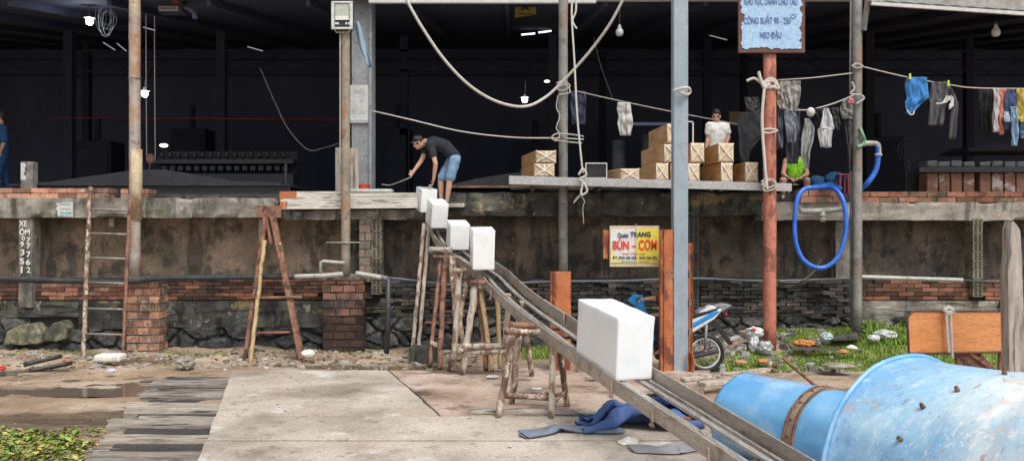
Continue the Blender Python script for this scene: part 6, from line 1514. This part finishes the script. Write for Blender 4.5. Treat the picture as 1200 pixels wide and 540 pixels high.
b = MB(); q = [W(x, y, 18.4) for x, y in ((1135, 174), (1150, 169), (1200, 165), (1260, 163), (1260, 176), (1135, 177.5))]; b.poly([(p.x, p.z) for p in q], 18.4, 19.6); tag(b.build('machine_hood', M['net']), 'dark flat machine hood above the ice cans', 'hood')
b = MB(); c = W(1066, 176, 17.6)
for k in range(4): b.tube([c+V(((.04+k*.07)*math.cos(t*.5), 0, (.04+k*.07)*math.sin(t*.5))) for t in range(14)], .008, 5)
fan = tag(b.build('fan', M['darkmetal']), 'dark round fan guard in the gloom left of the ice cans', 'fan'); b = MB(); b.tube([c+V((0, .05, 0)), V((c.x, 17.65, 3.0))], .03, 8); b.build('stand', M['darkmetal'], fan)
# dim machinery behind
random.seed(21)
for k, (x0, x1, y0, Yd, lb) in enumerate(((85, 130, 165, 27, 'squat dim machine cabinet far inside the hall at left'), (200, 240, 150, 28, 'tall dim machine cabinet far inside the hall, right of the squat one'), (600, 655, 168, 28, 'dim machine block far inside the hall behind the left boxes'), (450, 480, 150, 26, 'narrow dim cabinet far inside the hall left of the bent man'), (1010, 1060, 160, 27, 'dim machine block far inside the hall right of the grey pole'))):
    a, c = W(x0, 0, Yd).x, W(x1, 0, Yd).x; z = W(0, y0, Yd).z; b = MB(); b.box(a, c, Yd, Yd+1, 3, z); b.box(a+.1, c-.1, Yd-.05, Yd-.001, 3.3, z-.2); b.tube([((a+c)/2, Yd+.4, z), ((a+c)/2, Yd+.4, z+.8)], .1, 10)
    tag(b.build('machine_cabinet', M['halldark'], bevel=.03), lb, 'machine')
# lamps
glow = plain('glow', (.9, .9, .85), .5, emis=((1, .98, .9), 6)); glow2 = plain('glow2', (.9, .9, .85), .5, emis=((1, 1, .85), 4)); tubeg = plain('tubeg', (.9, .9, .9), .5, emis=((.8, .88, 1), 2.2))
def bulb(px_, py_, Y, r, label, lit=True, wire=22):
    p = W(px_, py_, Y); t = thing('hanging_lamp', tuple(p), label, 'lamp', 'lamps hanging in the hall')
    b = MB(); prof = [(0, -1.1), (.7, -.9), (1, -.3), (.95, .3), (.75, .75), (0, .8)]
    b.grid(lambda u, v: p+V((r*prof[int(round(v*5))][0]*math.cos(6.28318*u), r*prof[int(round(v*5))][0]*math.sin(6.28318*u), r*prof[int(round(v*5))][1])), 14, 5); b.build('bulb', glow if lit else plain('unlit', (.6, .62, .65), .3), t, merge=True)
    b = MB(); b.tube([p+V((0, 0, r*.8)), p+V((0, 0, r*1.1)), p+V((0, 0, r*1.9))], [r*1.5, r*.6, r*.35] if lit else [r*.6, r*.5, r*.3], 12); b.build('lamp_cap', M['alu'] if lit else M['gutter'], t)
    if lit:
        la = bpy.data.lights.new('lamp_light', 'POINT'); la.energy = 20; la.color = (.8, .87, 1); la.shadow_soft_size = .1
        lo_ = bpy.data.objects.new('lamp_light', la); COL.objects.link(lo_); lo_.parent = t; lo_.location = (0, .0, -.16)
    b = MB(); b.tube([p+V((0, 0, r*1.9)), W(px_+1, py_-wire, Y)], .008, 5); b.build('cord', M['ropedark'], t)
bulb(105, 25, 17.6, .075, 'lit lamp at upper left beside the wire coil', wire=40)
bulb(169.5, 110, 17.0, .065, 'lit lamp just right of the ochre pole', wire=16)
bulb(615, 117, 17.6, .06, 'lit lamp just above the drooping thick rope')
bulb(726, 38, 16.2, .075, 'unlit white lamp hanging above the metal shelf', False, 50)
bulb(1167, 38, 15.8, .08, 'unlit white lamp hanging below the roof edge at right', False, 14)
def ell(px_, py_, Y, rx, rz, m, label):
    b = MB(); b.sph(W(px_, py_, Y), (rx, rx, rz), 14, 8); return tag(b.build('ceiling_lamp', m), label, 'lamp', 'small far lamps in the hall')
ell(192, 170.5, 24, .11, .05, glow2, 'small flat lit lamp low in the hall right of the ochre pole')
ell(641, 95.5, 24, .08, .03, glow2, 'small flat lit lamp left of the dark pole')
for k, (x0, y0, x1, y1, Y) in enumerate(((611, 41, 627, 39.5, 24), (631, 38.5, 646, 36.5, 24), (678, 30, 683, 29, 24), (685, 28.8, 691, 27.5, 24), (70, 14.5, 79, 21, 24), (121, 50, 135, 59, 24), (137, 51, 148, 60, 24), (168, 32, 182, 36, 22), (290, 55, 308, 60, 24), (825, 40, 852, 47, 26))):
    b = MB(); b.tube([W(x0, y0, Y), W(x1, y1, Y)], .022 if k < 4 else .014, 6)
    lb = ['left of two bright tubes between the A sign and the dark pole', 'right of two bright tubes between the A sign and the dark pole', 'short left tube light right of the dark pole', 'short right tube light right of the dark pole', 'slanting dim tube near the top left lamp',
          'slanting dim tube below the wire coil', 'second slanting dim tube right under the wire coil', 'short dim tube right of the ochre pole top', 'faint slanting tube left of the floodlight pole', 'faint slanting tube between the blue grey post and the blue board'][k]
    tag(b.build('tube_light', tubeg if k < 4 else plain('tubedim', (.5, .5, .55), .5, emis=((.8, .88, 1), .25 if k not in (8, 9) else .1))), lb, 'tube light', 'tube lights under the hall roof')
# yellow A sign
t = thing('yellow_sign', tuple(W(616, 20, 18)), 'small yellow sign with a black letter A under the roof', 'sign')
b = MB(); q = [W(x, y, 18) for x, y in ((604, 20.5), (603, 5), (626.5, 1), (628.5, 17))]; b.poly([(p.x, p.z) for p in q], 18, 18.03); b.build('sign_plate', plain('ysign', (.42, .3, .06), .6), t)
text('A', 615.5, 9, 8, 10, 18, M['black'], t, bold=.03, dy=.01); text('BƠM DẦU', 616, 16.5, 2.6, 17, 18, M['black'], t, bold=.02, dy=.01)
b = MB(); b.tube([W(610, 4, 18), W(610, -12, 18)], .01, 5); b.build('cord', M['ropedark'], t)
t = thing('scale_display', tuple(W(196, 14, 16.8)), 'dark hanging box with a white label and a red patch at the top', 'box')
pb('case', plain('casegrey', (.05, .055, .065), .5), t, 184.5, 213, -10, 14, 16.8, .3, .01); pb('white_label', plain('lab', (.5, .5, .52), .5), t, 186, 208.5, 7.5, 13, 16.79, .008)
pb('label_print', plain('lab2', (.22, .22, .25), .5), t, 188, 206.5, 9, 11.3, 16.782, .006); pb('red_patch', plain('redp2', (.45, .07, .05), .5), t, 202, 209.5, -5, 4, 16.788, .01)
b = MB(); b.tube([W(214, 8, 16.9), W(222, 10, 16.9), W(227, 14, 16.9), W(229, 22, 16.9)], .05, 8); tag(b.build('bent_duct', M['hall']), 'dim bent pipe right of the dark hanging box', 'pipe')
# paper notice on the beam
t = thing('paper_notice', tuple(W(75, 255, 15.95)), 'small torn white paper notice with blue print on the concrete beam', 'notice')
b = MB(); q = [W(x, y, 15.95) for x, y in ((68, 254), (67, 247), (65.5, 244), (67.5, 241), (65, 238), (85.5, 236.5), (85.5, 254.5))]; b.poly([(p.x, p.z) for p in q], 15.95, 15.958); b.build('paper', plain('paper', (.6, .64, .62), .7), t)
nb = plain('noteblue', (.03, .25, .4), .7)
text('THÔNG BÁO', 76, 239, 1.4, 13, 15.95, nb, t, dy=.004); text('CẤM ĐẬU', 76, 244.5, 3, 13, 15.95, plain('notered', (.62, .4, .38), .7), t, dy=.004)
text('TÀU GHE', 77, 249.3, 2, 13, 15.95, nb, t, bold=.02, dy=.004); text('LIÊN HỆ ......', 77, 252.7, 1.8, 15, 15.95, nb, t, bold=.02, dy=.004)

# ================================================================== camera and light
cam = bpy.data.cameras.new('camera'); co = bpy.data.objects.new('camera', cam); COL.objects.link(co)
co.location = (0, 0, H); co.rotation_euler = (R(90), 0, 0); cam.sensor_width = 36; cam.sensor_fit = 'HORIZONTAL'; cam.lens = 30; cam.clip_end = 1000
sc.camera = co
w = bpy.data.worlds.new('World'); sc.world = w; w.use_nodes = True
nt = w.node_tree; bg = nt.nodes['Background']; sky = nt.nodes.new('ShaderNodeTexSky'); sky.sky_type = 'NISHITA'; sky.sun_disc = False
SE, SR = R(58), R(150)
sky.sun_elevation = SE; sky.sun_rotation = SR; sky.air_density = 1; sky.dust_density = 4; sky.ozone_density = 1
hs = nt.nodes.new('ShaderNodeHueSaturation'); hs.inputs['Saturation'].default_value = .12
nt.links.new(sky.outputs[0], hs.inputs['Color']); nt.links.new(hs.outputs[0], bg.inputs['Color']); bg.inputs['Strength'].default_value = .12
ld_ = bpy.data.lights.new('sun', 'SUN'); ld_.energy = 1.45; ld_.angle = R(24); ld_.color = (1, .95, .88)
lo = bpy.data.objects.new('sun', ld_); COL.objects.link(lo)
# sky sun_rotation 0 = +Y, clockwise: direction to sun
ds = Vector((math.sin(SR)*math.cos(SE), math.cos(SR)*math.cos(SE), math.sin(SE)))
lo.rotation_euler = ds.to_track_quat('Z', 'Y').to_euler()
sc.view_settings.view_transform = 'Standard'; sc.view_settings.look = 'None'; sc.view_settings.exposure = .45; sc.view_settings.gamma = 1
